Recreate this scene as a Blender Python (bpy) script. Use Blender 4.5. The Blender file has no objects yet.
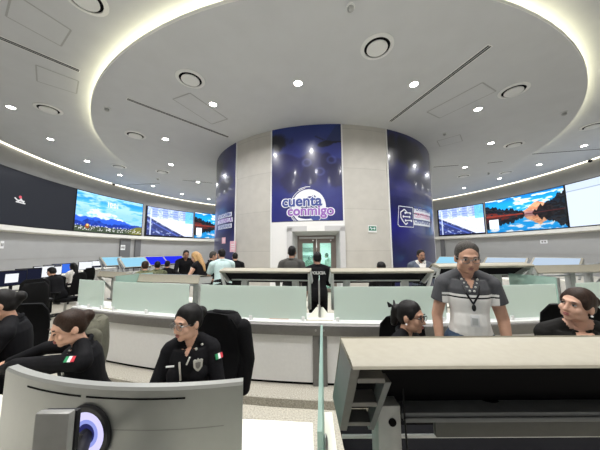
import bpy, bmesh, math, random
import numpy as np
from mathutils import Vector as V, Matrix as MX
random.seed(4); rng = np.random.RandomState(7)
COL = bpy.context.scene.collection
PI = math.pi
R_ = math.radians
# ------------------------------------------------------------------ camera model
F, PIT, ROLL, EYE = 240.0, 0.1057, -0.0061, 1.65
CX, CY = 1.3, 15.5            # centre of the round hall
RCOL, RDISC, RWALL = 6.4, 11.46, 16.4
ZDISC, ZTOP = 6.65, 6.93
def ray(px, py):
    u, v = px - 300, 225 - py
    c, s = math.cos(ROLL), math.sin(ROLL); u, v = c*u - s*v, s*u + c*v
    cp, sp = math.cos(PIT), math.sin(PIT)
    return V((u, F*cp - v*sp, F*sp + v*cp))
def at_z(px, py, z):
    d = ray(px, py); return V((0, 0, EYE)) + d*((z - EYE)/d.z)
def at_y(px, py, y):
    d = ray(px, py); return V((0, 0, EYE)) + d*(y/d.y)
def on_r(px, py, R, far=True):
    d = ray(px, py); a = d.x**2 + d.y**2; b = -2*(d.x*CX + d.y*CY); c = CX*CX + CY*CY - R*R
    k = (-b + (1 if far else -1)*math.sqrt(max(0, b*b - 4*a*c)))/2/a
    return V((0, 0, EYE)) + d*k
def theta(p): return math.atan2(p[0] - CX, CY - p[1])
def P(R, t, z=0.0): return V((CX + R*math.sin(t), CY - R*math.cos(t), z))
def lin(c):
    return tuple((x/12.92 if x <= .04045 else ((x + .055)/1.055)**2.4) for x in c)
def hexc(r, g, b): return lin((r/255, g/255, b/255))

# ------------------------------------------------------------------ materials
MATS = {}
def mat(name, col, rough=.5, metal=0., noise=.06, scale=30., bump=0., spec=.5, coat=0.):
    if name in MATS: return MATS[name]
    m = bpy.data.materials.new(name); m.use_nodes = True; MATS[name] = m
    nt = m.node_tree; bs = nt.nodes['Principled BSDF']
    bs.inputs['Roughness'].default_value = rough; bs.inputs['Metallic'].default_value = metal
    bs.inputs['Specular IOR Level'].default_value = spec
    bs.inputs['Coat Weight'].default_value = coat; bs.inputs['Coat Roughness'].default_value = .05
    tc = nt.nodes.new('ShaderNodeTexCoord'); nz = nt.nodes.new('ShaderNodeTexNoise')
    nz.inputs['Scale'].default_value = scale; nz.inputs['Detail'].default_value = 3
    nt.links.new(tc.outputs['Object'], nz.inputs['Vector'])
    rp = nt.nodes.new('ShaderNodeValToRGB')
    lo = [max(0, c*(1 - noise)) for c in col]; hi = [min(1, c*(1 + noise)) for c in col]
    rp.color_ramp.elements[0].color = (*lo, 1); rp.color_ramp.elements[1].color = (*hi, 1)
    rp.color_ramp.elements[0].position = .3; rp.color_ramp.elements[1].position = .7
    nt.links.new(nz.outputs['Fac'], rp.inputs['Fac']); nt.links.new(rp.outputs['Color'], bs.inputs['Base Color'])
    if bump:
        bp = nt.nodes.new('ShaderNodeBump'); bp.inputs['Strength'].default_value = bump; bp.inputs['Distance'].default_value = .01
        nt.links.new(nz.outputs['Fac'], bp.inputs['Height']); nt.links.new(bp.outputs['Normal'], bs.inputs['Normal'])
    return m
def emis(name, col, st):
    if name in MATS: return MATS[name]
    m = bpy.data.materials.new(name); m.use_nodes = True; MATS[name] = m
    nt = m.node_tree; nt.nodes.remove(nt.nodes['Principled BSDF'])
    e = nt.nodes.new('ShaderNodeEmission'); e.inputs[0].default_value = (*col, 1); e.inputs[1].default_value = st
    nt.links.new(e.outputs[0], nt.nodes['Material Output'].inputs[0]); return m
def picture(name, st=0., rough=.25, coat=0.):
    """colours stored per vertex: a lit screen (st > 0) or a printed panel"""
    if name in MATS: return MATS[name]
    m = bpy.data.materials.new(name); m.use_nodes = True; MATS[name] = m
    nt = m.node_tree; bs = nt.nodes['Principled BSDF']
    a = nt.nodes.new('ShaderNodeAttribute'); a.attribute_name = 'Col'
    bs.inputs['Roughness'].default_value = rough
    bs.inputs['Coat Weight'].default_value = coat; bs.inputs['Coat Roughness'].default_value = .10
    if st:
        bs.inputs['Base Color'].default_value = (.015, .015, .015, 1); bs.inputs['Specular IOR Level'].default_value = .08
        nt.links.new(a.outputs['Color'], bs.inputs['Emission Color']); bs.inputs['Emission Strength'].default_value = st
    else: nt.links.new(a.outputs['Color'], bs.inputs['Base Color'])
    return m
def brickmat(name, col, mortar, w, h, ms, rough, off=0., noise=.06, scale=3.):
    if name in MATS: return MATS[name]
    m = bpy.data.materials.new(name); m.use_nodes = True; MATS[name] = m
    nt = m.node_tree; bs = nt.nodes['Principled BSDF']; bs.inputs['Roughness'].default_value = rough
    tc = nt.nodes.new('ShaderNodeTexCoord'); b = nt.nodes.new('ShaderNodeTexBrick'); b.offset = off
    nz = nt.nodes.new('ShaderNodeTexNoise'); nz.inputs['Scale'].default_value = scale; nz.inputs['Detail'].default_value = 8
    mx = nt.nodes.new('ShaderNodeMix'); mx.data_type = 'RGBA'; mx.blend_type = 'MULTIPLY'; mx.inputs[0].default_value = 1
    rp = nt.nodes.new('ShaderNodeValToRGB')
    rp.color_ramp.elements[0].color = (1 - 2*noise,)*3 + (1,); rp.color_ramp.elements[1].color = (1, 1, 1, 1)
    rp.color_ramp.elements[0].position = .3; rp.color_ramp.elements[1].position = .7
    b.inputs['Color1'].default_value = (*col, 1); b.inputs['Color2'].default_value = (*[c*.95 for c in col], 1); b.inputs['Mortar'].default_value = (*mortar, 1)
    b.inputs['Scale'].default_value = 1; b.inputs['Brick Width'].default_value = w; b.inputs['Row Height'].default_value = h; b.inputs['Mortar Size'].default_value = ms
    nt.links.new(tc.outputs['UV'], b.inputs['Vector']); nt.links.new(tc.outputs['UV'], nz.inputs['Vector'])
    nt.links.new(nz.outputs['Fac'], rp.inputs['Fac']); nt.links.new(b.outputs['Color'], mx.inputs[6]); nt.links.new(rp.outputs['Color'], mx.inputs[7])
    nt.links.new(mx.outputs[2], bs.inputs['Base Color']); return m
def glassmat(name, col, clear, tr=.5, rough=.3):
    """sheet glass: part clear, part milky (diffuse + translucent)"""
    if name in MATS: return MATS[name]
    m = bpy.data.materials.new(name); m.use_nodes = True; MATS[name] = m
    nt = m.node_tree; n = nt.nodes; n.remove(n['Principled BSDF'])
    t = n.new('ShaderNodeBsdfTransparent'); t.inputs[0].default_value = (*[.5 + .5*c for c in col], 1)
    d = n.new('ShaderNodeBsdfDiffuse'); d.inputs[0].default_value = (*col, 1)
    l = n.new('ShaderNodeBsdfTranslucent'); l.inputs[0].default_value = (*col, 1)
    g = n.new('ShaderNodeBsdfGlossy'); g.inputs['Roughness'].default_value = rough
    a = n.new('ShaderNodeMixShader'); a.inputs[0].default_value = tr
    b = n.new('ShaderNodeMixShader'); b.inputs[0].default_value = clear
    c = n.new('ShaderNodeMixShader'); c.inputs[0].default_value = .06
    L = nt.links.new
    L(d.outputs[0], a.inputs[1]); L(l.outputs[0], a.inputs[2]); L(a.outputs[0], b.inputs[1]); L(t.outputs[0], b.inputs[2])
    L(b.outputs[0], c.inputs[1]); L(g.outputs[0], c.inputs[2]); L(c.outputs[0], n['Material Output'].inputs[0]); return m

ceil_m = mat('ceiling_paint', (.60, .615, .63), .85, noise=.02, scale=2)
rim_m = mat('white_paint', (.78, .79, .78), .7, noise=.02)
wall_m = mat('wall_grey', (.375, .373, .365), .8, noise=.03, scale=1.5)
ledge_m = mat('ledge_white', (.78, .76, .70), .6, noise=.02)
pil_m = mat('dark_grey_paint', (.14, .14, .145), .6)
carpet_m = mat('carpet', (.44, .415, .35), .95, noise=.28, scale=60, bump=.3)
curb_m = mat('carpet_curb', (.36, .34, .29), .95, noise=.35, scale=90, bump=.3)
stone_m = brickmat('column_stone', (.56, .54, .50), (.47, .455, .42), 2.9, 1.62, .014, .55, 0., .05, 2.5)
portal_m = mat('portal_white', (.80, .80, .80), .5, noise=.02)
white_m = mat('white_laminate', (.76, .76, .755), .4, noise=.02)
grey_m = mat('grey_metal', (.18, .175, .17), .45, .3)
lgrey_m = mat('light_grey_metal', (.44, .45, .44), .4, .2)
cream_m = mat('cream_laminate', (.29, .27, .215), .5, noise=.04, scale=40)
black_m = mat('black_plastic', (.007, .007, .008), .5, spec=.25)
void_m = mat('matt_black', (.006, .006, .007), .9, spec=.05)
dgrey_m = mat('charcoal_metal', (.045, .049, .055), .5, .1, spec=.3)
fabric_m = mat('black_fabric', (.005, .005, .0055), .9, noise=.3, scale=200, spec=.12)
chrome_m = mat('brushed_steel', (.45, .45, .44), .3, .9)
silver_m = mat('silver_plastic', (.25, .255, .24), .38, .25, noise=.02)
desk_m = mat('desk_white', (.82, .80, .71), .35, noise=.02)
frost_m = glassmat('frosted_glass', (.76, .85, .80), .2, .5)
edge_m = glassmat('clear_glass', (.48, .66, .60), .45, .4, .05)
door_glass_m = glassmat('door_glass', (.50, .92, .80), .85, .4, .03)
bronze_m = mat('bronze_frame', (.22, .185, .165), .4, .5)

# ------------------------------------------------------------------ mesh builder
class B:
    def __init__(s): s.bm = bmesh.new(); s.uv = s.bm.loops.layers.uv.new('UVMap')
    def _tf(s, vs, c, rot):
        M = MX.Translation(V(c)) @ (rot.to_4x4() if rot is not None else MX.Identity(4))
        bmesh.ops.transform(s.bm, matrix=M, verts=vs)
    def box(s, c, size, rot=None, bev=0., seg=2):
        r = bmesh.ops.create_cube(s.bm, size=1); vs = r['verts']
        bmesh.ops.scale(s.bm, vec=V(size), verts=vs)
        if bev:
            es = list({e for v in vs for e in v.link_edges})
            q = bmesh.ops.bevel(s.bm, geom=es, offset=bev, segments=seg, affect='EDGES', profile=.5)
            vs = list({v for f in q['faces'] for v in f.verts} | {v for v in vs if v.is_valid})
        s._tf(vs, c, rot); return s
    def cone(s, p, q, r1, r2=None, seg=16):
        p, q = V(p), V(q); r2 = r1 if r2 is None else r2; d = q - p
        if d.length < 1e-6: return s
        r = bmesh.ops.create_cone(s.bm, cap_ends=True, segments=seg, radius1=r1, radius2=r2, depth=d.length)
        s._tf(r['verts'], (p + q)/2, d.to_track_quat('Z', 'Y').to_matrix()); return s
    def cap(s, p, q, r1, r2=None, seg=14):
        r2 = r1 if r2 is None else r2
        s.cone(p, q, r1, r2, seg); s.ell(p, (r1,)*3, seg=seg); s.ell(q, (r2,)*3, seg=seg); return s
    def ell(s, c, r, rot=None, seg=16, ring=10):
        c = V(c); M3 = (rot.to_3x3() if rot is not None else MX.Identity(3)); nv = s.bm.verts.new; nf = s.bm.faces.new
        g = lambda ph, th_: nv(c + M3 @ V((r[0]*math.sin(ph)*math.cos(th_), r[1]*math.sin(ph)*math.sin(th_), r[2]*math.cos(ph))))
        L = [[g(PI*i/ring, 2*PI*j/seg) for j in range(seg)] for i in range(1, ring)]; t = g(0, 0); b = g(PI, 0)
        for j in range(seg):
            k = (j+1) % seg; nf((t, L[0][j], L[0][k])); nf((b, L[-1][k], L[-1][j]))
            for A, C in zip(L, L[1:]): nf((A[j], C[j], C[k], A[k]))
        return s
    def loft(s, rings):
        L = [[s.bm.verts.new(p) for p in r] for r in rings]; n = len(L[0])
        for a, b in zip(L, L[1:]):
            for i in range(n): s.bm.faces.new((a[i], a[(i+1) % n], b[(i+1) % n], b[i]))
        s.bm.faces.new(L[0][::-1]); s.bm.faces.new(L[-1]); return s
    def prism(s, poly, ext):
        ext = V(ext); a = [s.bm.verts.new(p) for p in poly]; b = [s.bm.verts.new(V(p) + ext) for p in poly]; n = len(a)
        fs = [s.bm.faces.new(a[::-1]), s.bm.faces.new(b)] + [s.bm.faces.new((a[i], a[(i+1) % n], b[(i+1) % n], b[i])) for i in range(n)]
        bmesh.ops.recalc_face_normals(s.bm, faces=fs); return s
    def lathe(s, prof, c=(0, 0, 0), seg=32, close=False):
        L = [[s.bm.verts.new(V(c) + V((r*math.cos(2*PI*i/seg), r*math.sin(2*PI*i/seg), z))) for i in range(seg)] for r, z in prof]
        pr = list(zip(L, L[1:])) + ([(L[-1], L[0])] if close else [])
        for a, b in pr:
            for i in range(seg): s.bm.faces.new((a[i], a[(i+1) % seg], b[(i+1) % seg], b[i]))
        return s
    def disc(s, r, z, c=(0, 0, 0), seg=32):
        s.bm.faces.new([s.bm.verts.new(V(c) + V((r*math.cos(2*PI*i/seg), r*math.sin(2*PI*i/seg), z))) for i in range(seg)]); return s
    def tube(s, pts, r, seg=8):
        for a, b in zip(pts, pts[1:]): s.cone(a, b, r, r, seg)
        for p in pts[1:-1]: s.ell(p, (r,)*3, seg=seg, ring=6)
        return s
    def arc(s, prof, t0, t1, n, full=False, cen=(CX, CY)):
        """sweep a closed (R, z) profile about the hall's centre; UV = (arc length, height)"""
        ts = [t0 + (t1 - t0)*i/n for i in range(n if full else n + 1)]
        L = [[s.bm.verts.new((cen[0] + r*math.sin(t), cen[1] - r*math.cos(t), z)) for r, z in prof] for t in ts]
        m = len(prof); fs = []
        for i in range(n):
            a, b = L[i], L[(i+1) % len(L)]
            for j in range(m):
                k = (j+1) % m
                f = s.bm.faces.new((a[j], b[j], b[k], a[k])); fs.append(f)
                ta, tb = t0 + (t1-t0)*i/n, t0 + (t1-t0)*(i+1)/n
                for lp, (t, q) in zip(f.loops, ((ta, j), (tb, j), (tb, k), (ta, k))): lp[s.uv].uv = (t*prof[q][0], prof[q][1])
        if not full: fs += [s.bm.faces.new(L[0]), s.bm.faces.new(L[-1][::-1])]
        bmesh.ops.recalc_face_normals(s.bm, faces=fs); return s
    def ring(s, c, r, w, rot, seg=24, a=1.):
        """torus of tube radius w in the local XZ plane"""
        pts = [V(c) + rot @ V((r*math.cos(2*PI*i/seg), 0, a*r*math.sin(2*PI*i/seg))) for i in range(seg + 1)]
        return s.tube(pts, w, 6)
def obj(name, b, m, parent=None, smooth=35, kind=None, label=None, loc=None):
    me = bpy.data.meshes.new(name); b.bm.to_mesh(me) if isinstance(b, B) else b.to_mesh(me)
    (b.bm if isinstance(b, B) else b).free()
    for x in (m if isinstance(m, (list, tuple)) else [m]): me.materials.append(x)
    if smooth:
        me.polygons.foreach_set('use_smooth', [True]*len(me.polygons)); me.set_sharp_from_angle(angle=R_(smooth))
    o = bpy.data.objects.new(name, me); COL.objects.link(o)
    if parent is not None: o.parent = parent
    if kind: o['kind'] = kind
    if label: o['label'] = label
    if loc is not None: o.location = loc
    return o
def struct(name, b, m, smooth=35, parent=None): return obj(name, b, m, parent, smooth, None if parent else 'structure')
def tag(o, label, cat, group=None):
    o['label'] = label; o['category'] = cat
    if group: o['group'] = group
    return o
def thing(name, label, cat, loc=(0, 0, 0), rz=0., group=None):
    o = bpy.data.objects.new(name, None); COL.objects.link(o); o.empty_display_size = .1
    o.location = loc; o.rotation_euler = (0, 0, rz); return tag(o, label, cat, group)
def dup(root, loc, rz, label, group=None):
    r = root.copy(); COL.objects.link(r); r.location = loc; r.rotation_euler = (0, 0, rz); r['label'] = label
    if group: r['group'] = group
    for ch in list(root.children):
        c = ch.copy(); COL.objects.link(c); c.parent = r
        for g in list(ch.children):
            d = g.copy(); COL.objects.link(d); d.parent = c
    return r
def text_bm(body, size, off=0., ext=.004, align='CENTER', shear=0., space=1.):
    cu = bpy.data.curves.new('txt', 'FONT'); cu.body = body; cu.size = size; cu.offset = off; cu.extrude = ext
    cu.align_x = align; cu.align_y = 'CENTER'; cu.shear = shear; cu.space_character = space; cu.resolution_u = 4
    o = bpy.data.objects.new('txt', cu); COL.objects.link(o); bpy.context.view_layer.update()
    me = bpy.data.meshes.new_from_object(o.evaluated_get(bpy.context.evaluated_depsgraph_get()))
    bpy.data.objects.remove(o); bm = bmesh.new(); bm.from_mesh(me); bpy.data.meshes.remove(me); return bm
def bend(bm, t0, z0, R, sx=1., sz=1., skew=0.):
    """wrap flat XY work round the hall's centre at radius R (outer face)"""
    for v in bm.verts:
        u, w, d = v.co.x*sx, v.co.y*sz, v.co.z
        v.co = P(R + d, t0 + u/R, z0 + w + skew*u)
    return bm
# value noise for painted pictures
def vnoise(u, v, f, seed):
    g = np.random.RandomState(seed).rand(64, 64); x, y = u*f, v*f
    i, j = np.floor(x).astype(int), np.floor(y).astype(int); a, b = x - i, y - j; a, b = a*a*(3-2*a), b*b*(3-2*b)
    G = lambda p, q: g[p % 64, q % 64]
    return (G(i, j)*(1-a) + G(i+1, j)*a)*(1-b) + (G(i, j+1)*(1-a) + G(i+1, j+1)*a)*b
def fbm(u, v, f, seed, o=4): return sum(vnoise(u, v, f*2**k, seed + k)/2**(k+1) for k in range(o))/(1 - .5**o)
def mixc(a, b, m): return a*(1 - m[..., None]) + np.asarray(b, float)*m[..., None]
def sst(x, a, b): t = np.clip((x - a)/(b - a), 0, 1); return t*t*(3 - 2*t)
def painted(name, posf, nu, nv, fn, m, parent=None):
    """grid of vertices posf(u, v) carrying the picture fn(u, v) -> sRGB"""
    U, W = np.meshgrid(np.linspace(0, 1, nu), np.linspace(0, 1, nv), indexing='ij')
    c = np.clip(fn(U, W), 0, 1).reshape(-1, 3); c = np.where(c <= .04045, c/12.92, ((c + .055)/1.055)**2.4)
    vs = [posf(u, v) for u, v in zip(U.ravel(), W.ravel())]
    fs = [(i*nv + j, (i+1)*nv + j, (i+1)*nv + j + 1, i*nv + j + 1) for i in range(nu-1) for j in range(nv-1)]
    me = bpy.data.meshes.new(name); me.from_pydata(vs, [], fs); me.materials.append(m)
    at = me.color_attributes.new('Col', 'FLOAT_COLOR', 'POINT')
    at.data.foreach_set('color', np.hstack([c, np.ones((len(c), 1))]).ravel().astype(np.float32))
    me.polygons.foreach_set('use_smooth', [True]*len(me.polygons))
    o = bpy.data.objects.new(name, me); COL.objects.link(o)
    if parent is not None: o.parent = parent
    return o

# ================================================================== SHELL
def rebase(root, p):
    """geometry was made in world space: put the thing's origin at p"""
    p = V(p); root.location = p
    for c in root.children: c.location = -p
T2 = 2*PI
struct('floor', B().arc([(.01, -.1), (17, -.1), (17, 0), (.01, 0)], 0, T2, 96, True), carpet_m, 20)
struct('wall_round', B().arc([(RWALL, 0), (RWALL + .2, 0), (RWALL + .2, 7.5), (RWALL, 7.5)], 0, T2, 128, True), wall_m, 20)
struct('ceiling_outer', B().arc([(RCOL - .3, ZTOP), (16.08, ZTOP), (16.08, ZTOP + .05), (RCOL - .3, ZTOP + .05)], 0, T2, 128, True), ceil_m, 20)
struct('ceiling_cove_cap', B().arc([(15.9, 7.42), (RWALL + .1, 7.42), (RWALL + .1, 7.5), (15.9, 7.5)], 0, T2, 96, True)
       .arc([(15.9, ZTOP + .05), (15.95, ZTOP + .05), (15.95, 7.45), (15.9, 7.45)], 0, T2, 96, True), rim_m, 20)
# round dropped ceiling with an upstanding lip that hides the light strip
struct('ceiling_disc', B().arc([(RCOL - .2, ZDISC), (RDISC, ZDISC), (RDISC, ZDISC + .03), (RCOL - .2, ZDISC + .03)], 0, T2, 128, True), ceil_m, 20)
struct('trim_disc_rim', B().arc([(RDISC - .03, ZDISC + .002), (RDISC + .012, ZDISC + .002), (RDISC + .012, ZDISC + .085), (RDISC - .03, ZDISC + .085)], 0, T2, 128, True), rim_m, 20)
o = obj('cove_light_strip', B().arc([(RDISC - .22, ZDISC + .04), (RDISC - .12, ZDISC + .04), (RDISC - .12, ZDISC + .075), (RDISC - .22, ZDISC + .075)], 0, T2, 96, True), emis('cove_led', (1., .94, .64), 11.), None, 20)
tag(o, 'warm light strip hidden behind the rim of the round dropped ceiling', 'light')
o = obj('cove_light_strip', B().arc([(16.33, 6.955), (16.39, 6.955), (16.39, 7.0), (16.33, 7.0)], 0, T2, 96, True), emis('wall_led', (1., .93, .74), 4.), None, 20)
tag(o, 'warm light strip in the slot where the outer ceiling meets the round wall', 'light')
# ledge under the screens, pilasters, wall joint
struct('trim_ledge', B().arc([(RWALL - .28, 2.74), (RWALL + .02, 2.66), (RWALL + .02, 3.0), (RWALL - .28, 2.98)], 0, T2, 128, True), ledge_m, 25)
for i, (a, b) in enumerate(((119.5, 129.5), (134.5, 140), (239, 253), (441, 445))):
    if i == 2: continue
    ta, tb = theta(on_r(a, 245, RWALL)), theta(on_r(b, 245, RWALL))
    struct('trim_pilaster', B().arc([(RWALL - .12, 0), (RWALL + .05, 0), (RWALL + .05, 2.72), (RWALL - .12, 2.72)], ta, tb, 4), pil_m)
struct('trim_wall_joint', B().arc([(RWALL - .012, 1.27), (RWALL + .02, 1.27), (RWALL + .02, 1.31), (RWALL - .012, 1.31)], -PI*.7, PI*.7, 96), mat('joint_grey', (.36, .355, .34), .8))
# ------------------------------------------------------------------ column with the door
tD0, tD1 = theta(on_r(292.5, 245, RCOL, False)), theta(on_r(340, 245, RCOL, False))
tM0, tM1 = theta(on_r(271.5, 200, RCOL, False)), theta(on_r(343.2, 200, RCOL, False))
tL1 = theta(on_r(236.5, 180, RCOL, False)); tL0 = tL1 - R_(34)
tR0 = theta(on_r(388, 180, RCOL, False)); tR1 = theta(on_r(430.5, 170, RCOL, False)); tR2 = theta(on_r(435.2, 170, RCOL, False))
ZD, ZP = 2.38, 2.76
q = [(RCOL - .25, 0), (RCOL, 0), (RCOL, ZP), (RCOL - .25, ZP)]
struct('wall_column', B().arc([(RCOL - .25, ZP), (RCOL, ZP), (RCOL, ZDISC + .02), (RCOL - .25, ZDISC + .02)], 0, T2, 96, True)
       .arc(q, tM1, T2 + tM0, 84), stone_m, 25)
pm = [(RCOL - .25, 0), (RCOL + .03, 0), (RCOL + .03, ZP), (RCOL - .25, ZP)]
b = B().arc(pm, tM0, tD0, 8).arc(pm, tD1, tM1, 3).arc([(RCOL - .25, ZD), (RCOL + .03, ZD), (RCOL + .03, ZP), (RCOL - .25, ZP)], tD0, tD1, 8)
struct('wall_portal', b, portal_m, 25)
for t, w in ((tM0, .05), (tM1, .05), (tL1, .035), (tR0, .03)):
    struct('trim_column_joint', B().arc([(RCOL - .02, 0), (RCOL + .045, 0), (RCOL + .045, ZDISC), (RCOL - .02, ZDISC)], t - w/2/RCOL, t + w/2/RCOL, 1), rim_m)
struct('trim_column_edge', B().arc([(RCOL - .02, 0), (RCOL + .06, 0), (RCOL + .06, ZDISC), (RCOL - .02, ZDISC)], tR1, tR2, 3), portal_m)
# recess: splayed reveals, double door, lit lobby behind
cD = (tD0 + tD1)/2; pC = P(RCOL, cD); ex = V((math.cos(cD), math.sin(cD), 0)); ey = V((-math.sin(cD), math.cos(cD), 0))
MD = MX(((ex.x, ey.x, 0, pC.x), (ex.y, ey.y, 0, pC.y), (0, 0, 1, 0), (0, 0, 0, 1)))       # x along, y inwards, z up
def dbox(b, x0, x1, y0, y1, z0, z1): b.box(MD @ V(((x0 + x1)/2, (y0 + y1)/2, (z0 + z1)/2)), (abs(x1-x0), abs(y1-y0), abs(z1-z0)), MD.to_3x3()); return b
hw = (tD1 - tD0)*RCOL/2; iw = hw - .14; ih = 2.24; D0 = .55
def dprism(b, pts, ext): b.prism([MD @ V(p) for p in pts], MD.to_3x3() @ V(ext)); return b
b = B()
for s in (-1, 1): dprism(b, [(s*hw, -.02, 0), (s*(hw + .2), -.02, 0), (s*(hw + .2), D0, 0), (s*iw, D0, 0)], (0, 0, ih + .3))
dprism(b, [(-hw - .2, -.02, ZD), (-hw - .2, -.02, ZD + .2), (-hw - .2, D0, ZD + .2), (-hw - .2, D0, ih)], (2*hw + .4, 0, 0))
struct('trim_door_reveal', b, mat('reveal_grey', (.56, .56, .57), .5, noise=.02))
door = thing('door_1', 'x', 'door'); del door['label'], door['category']; door['kind'] = 'structure'
fr = B()
for x0, x1 in ((-iw, -iw + .07), (iw - .07, iw)): dbox(fr, x0, x1, D0, D0 + .1, 0, ih)
dbox(fr, -iw, iw, D0, D0 + .1, ih - .06, ih); struct('door_frame', fr, bronze_m, parent=door)
struct('door_closer_rail', dbox(B(), -iw + .08, iw - .08, D0 - .06, D0, ih - .13, ih - .05), chrome_m, parent=door)
for s in (-1, 1):
    x0, x1 = (-iw + .07, -.01) if s < 0 else (.01, iw - .07)
    lf = B(); w = .13
    dbox(lf, x0, x0 + w, D0 + .02, D0 + .07, .01, ih - .07); dbox(lf, x1 - w, x1, D0 + .02, D0 + .07, .01, ih - .07)
    dbox(lf, x0, x1, D0 + .02, D0 + .07, .01, .16); dbox(lf, x0, x1, D0 + .02, D0 + .07, ih - .3, ih - .07)
    L = struct('door_leaf', lf, bronze_m, parent=door)
    struct('door_glass', dbox(B(), x0 + w, x1 - w, D0 + .04, D0 + .05, .16, ih - .3), door_glass_m, parent=L)
    hx = x1 - .06 if s < 0 else x0 + .06
    struct('door_handle', B().tube([MD @ V((hx, D0 - .04, .8)), MD @ V((hx, D0 - .04, 1.3))], .014), chrome_m, parent=L)
    struct('door_sensor', dbox(B(), x1 - .16, x1 - .1, D0, D0 + .02, ih - .22, ih - .17), portal_m, parent=L)
b = B(); dbox(b, -2, 2, D0 + 3.2, D0 + 3.3, 0, 2.7); dbox(b, -2, 2, D0 + .12, D0 + 3.3, 2.6, 2.7)
for s in (-1, 1): dbox(b, s*2, s*2.1, D0 + .12, D0 + 3.3, 0, 2.7); dbox(b, s*(iw - .0), s*2.1, D0 + .1, D0 + .13, 0, 2.7)
dbox(b, -2, 2, D0 + .1, D0 + .13, ih, 2.7)
struct('wall_lobby', b, portal_m)
b = B()
for z in (1.35, 1.75): dbox(b, -1.3, -.05, D0 + 2.9, D0 + 3.18, z, z + .04)
dbox(b, -1.3, -1.26, D0 + 2.9, D0 + 3.18, 0, 1.8); dbox(b, -.09, -.05, D0 + 2.9, D0 + 3.18, 0, 1.8); dbox(b, -1.26, -.09, D0 + 2.9, D0 + 3.18, .8, .84)
tag(obj('shelf_unit', b, grey_m), 'grey open shelving seen through the left leaf of the glass door', 'shelf')
# ------------------------------------------------------------------ printed panels on the column
def mural_bg(u, v, seed, base, hi):
    n = fbm(u*1.0, v*1.6, 4, seed); m = fbm(u, v, 9, seed + 9)
    c = np.ones(u.shape + (3,))*np.array(base); c = mixc(c, hi, np.clip((n - .42)*2.2, 0, 1)); return c, n, m
def mural_mid(u, v):
    c, n, m = mural_bg(u, v, 3, (.17, .20, .48), (.23, .27, .55))
    c = mixc(c, (.10, .19, .47), sst(v, .72, 1)*.7)
    d = ((u - .08)/.22)**2 + ((v - .84)/.10)**2; c = mixc(c, (.03, .035, .07), sst(1.25 - d + (m-.5)*1.6, 0, .9)*.85)      # dark foliage, upper left
    sk = .66 + .10*vnoise(u, u*0, 5, 4) - .12*np.abs(u - .38); c = mixc(c, (.13, .12, .31), sst(sk - v + .02*m, 0, .03)*sst(v, .25, .5)*.75)
    # helicopter at the upper right
    e = ((u - .78)/.11)**2 + ((v - .79 - .12*(u - .78))/.032)**2; c = mixc(c, (.045, .06, .12), sst(1.2 - e, 0, .4)*.9)
    t = (np.abs(v - (.80 + .06*(u - .8))) < .010) & (u > .84); c = mixc(c, (.05, .06, .13), t*.9)
    r = (np.abs(v - (.845 - .35*(u - .72))) < .006) & (np.abs(u - .72) < .08); c = mixc(c, (.05, .06, .13), r*.8)
    w = (v > .82) & (v < .99) & (u > .78 + (v - .82)*.9); c = mixc(c, (.10, .15, .25), w*.45)
    # figures in dark kit
    for (a, b_, ra, rb) in ((.80, .60, .10, .09), (.92, .46, .12, .12), (.55, .47, .12, .10), (.30, .40, .16, .12)):
        e = ((u - a)/ra)**2 + ((v - b_)/rb)**2; c = mixc(c, (.10, .10, .26), sst(1.2 - e + (m - .5), 0, .6)*.7)
    for (a, b_) in ((.52, .60), (.70, .50), (.86, .62)):
        e = np.abs(np.hypot((u - a)/.055, (v - b_)/.035) - 1); c = mixc(c, (.35, .40, .66), sst(.5 - e, 0, .5)*.45)
    return mixc(c, (.12, .13, .42), sst(.4 - v, 0, .3)*.6)
def mural_side(seed):
    def f(u, v):
        c, n, m = mural_bg(u, v, seed, (.08, .09, .30), (.17, .18, .44))
        d = ((u - .25)/.35)**2 + ((v - .88)/.10)**2; c = mixc(c, (.03, .03, .06), sst(1.3 - d + (m - .5)*1.5, 0, .9)*.8)
        d = ((u - .6)/.4)**2 + ((v - .72)/.06)**2; c = mixc(c, (.05, .05, .13), sst(1.2 - d + (m - .5)*2, 0, .9)*.7)
        c = mixc(c, (.07, .06, .50), sst(1 - np.abs(v - .40)/.16, 0, 1)*sst(.75 - u, 0, .6)*.8)
        return mixc(c, (.07, .09, .30), sst(.22 - v, 0, .2)*.7)
    return f
def mural(name, label, t0, t1, z0, z1, fn, nu, nv):
    r = thing(name, label, 'wall panel')
    obj('backing_board', B().arc([(RCOL + .003, z0), (RCOL + .03, z0), (RCOL + .03, z1), (RCOL + .003, z1)], t0, t1, max(4, nu//4)), pil_m, r)
    painted('printed_face', lambda u, v: P(RCOL + .034, t0 + (t1 - t0)*u, z0 + (z1 - z0)*v), nu, nv, fn, picture('print_gloss', 0, .3, .4), r)
    return r
g = .03/RCOL
mu = mural('mural_panel', 'dark blue printed panel above the glass door, with the round white emblem', tM0 + g, tM1 - g, ZP + .02, ZDISC - .01, mural_mid, 90, 120)
ml = mural('mural_panel', 'tall dark blue panel curving round the left side of the column', tL0, tL1 - g, 0, ZDISC - .01, mural_side(21), 80, 120)
mr = mural('mural_panel', 'tall dark blue panel on the right of the column, with a shield logo', tR0 + g, tR1 - g*1.5, 0, ZDISC - .01, mural_side(33), 80, 120)
ink = mat('print_white', (.80, .82, .88), .35, noise=.01); navy = mat('print_navy', (.045, .075, .30), .35, noise=.01)
purple = mat('print_purple', (.30, .13, .48), .35, noise=.01); pink = mat('print_pink', (.75, .35, .50), .4, noise=.01)
black_i = mat('print_black', (.02, .02, .05), .4, noise=.01)
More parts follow.
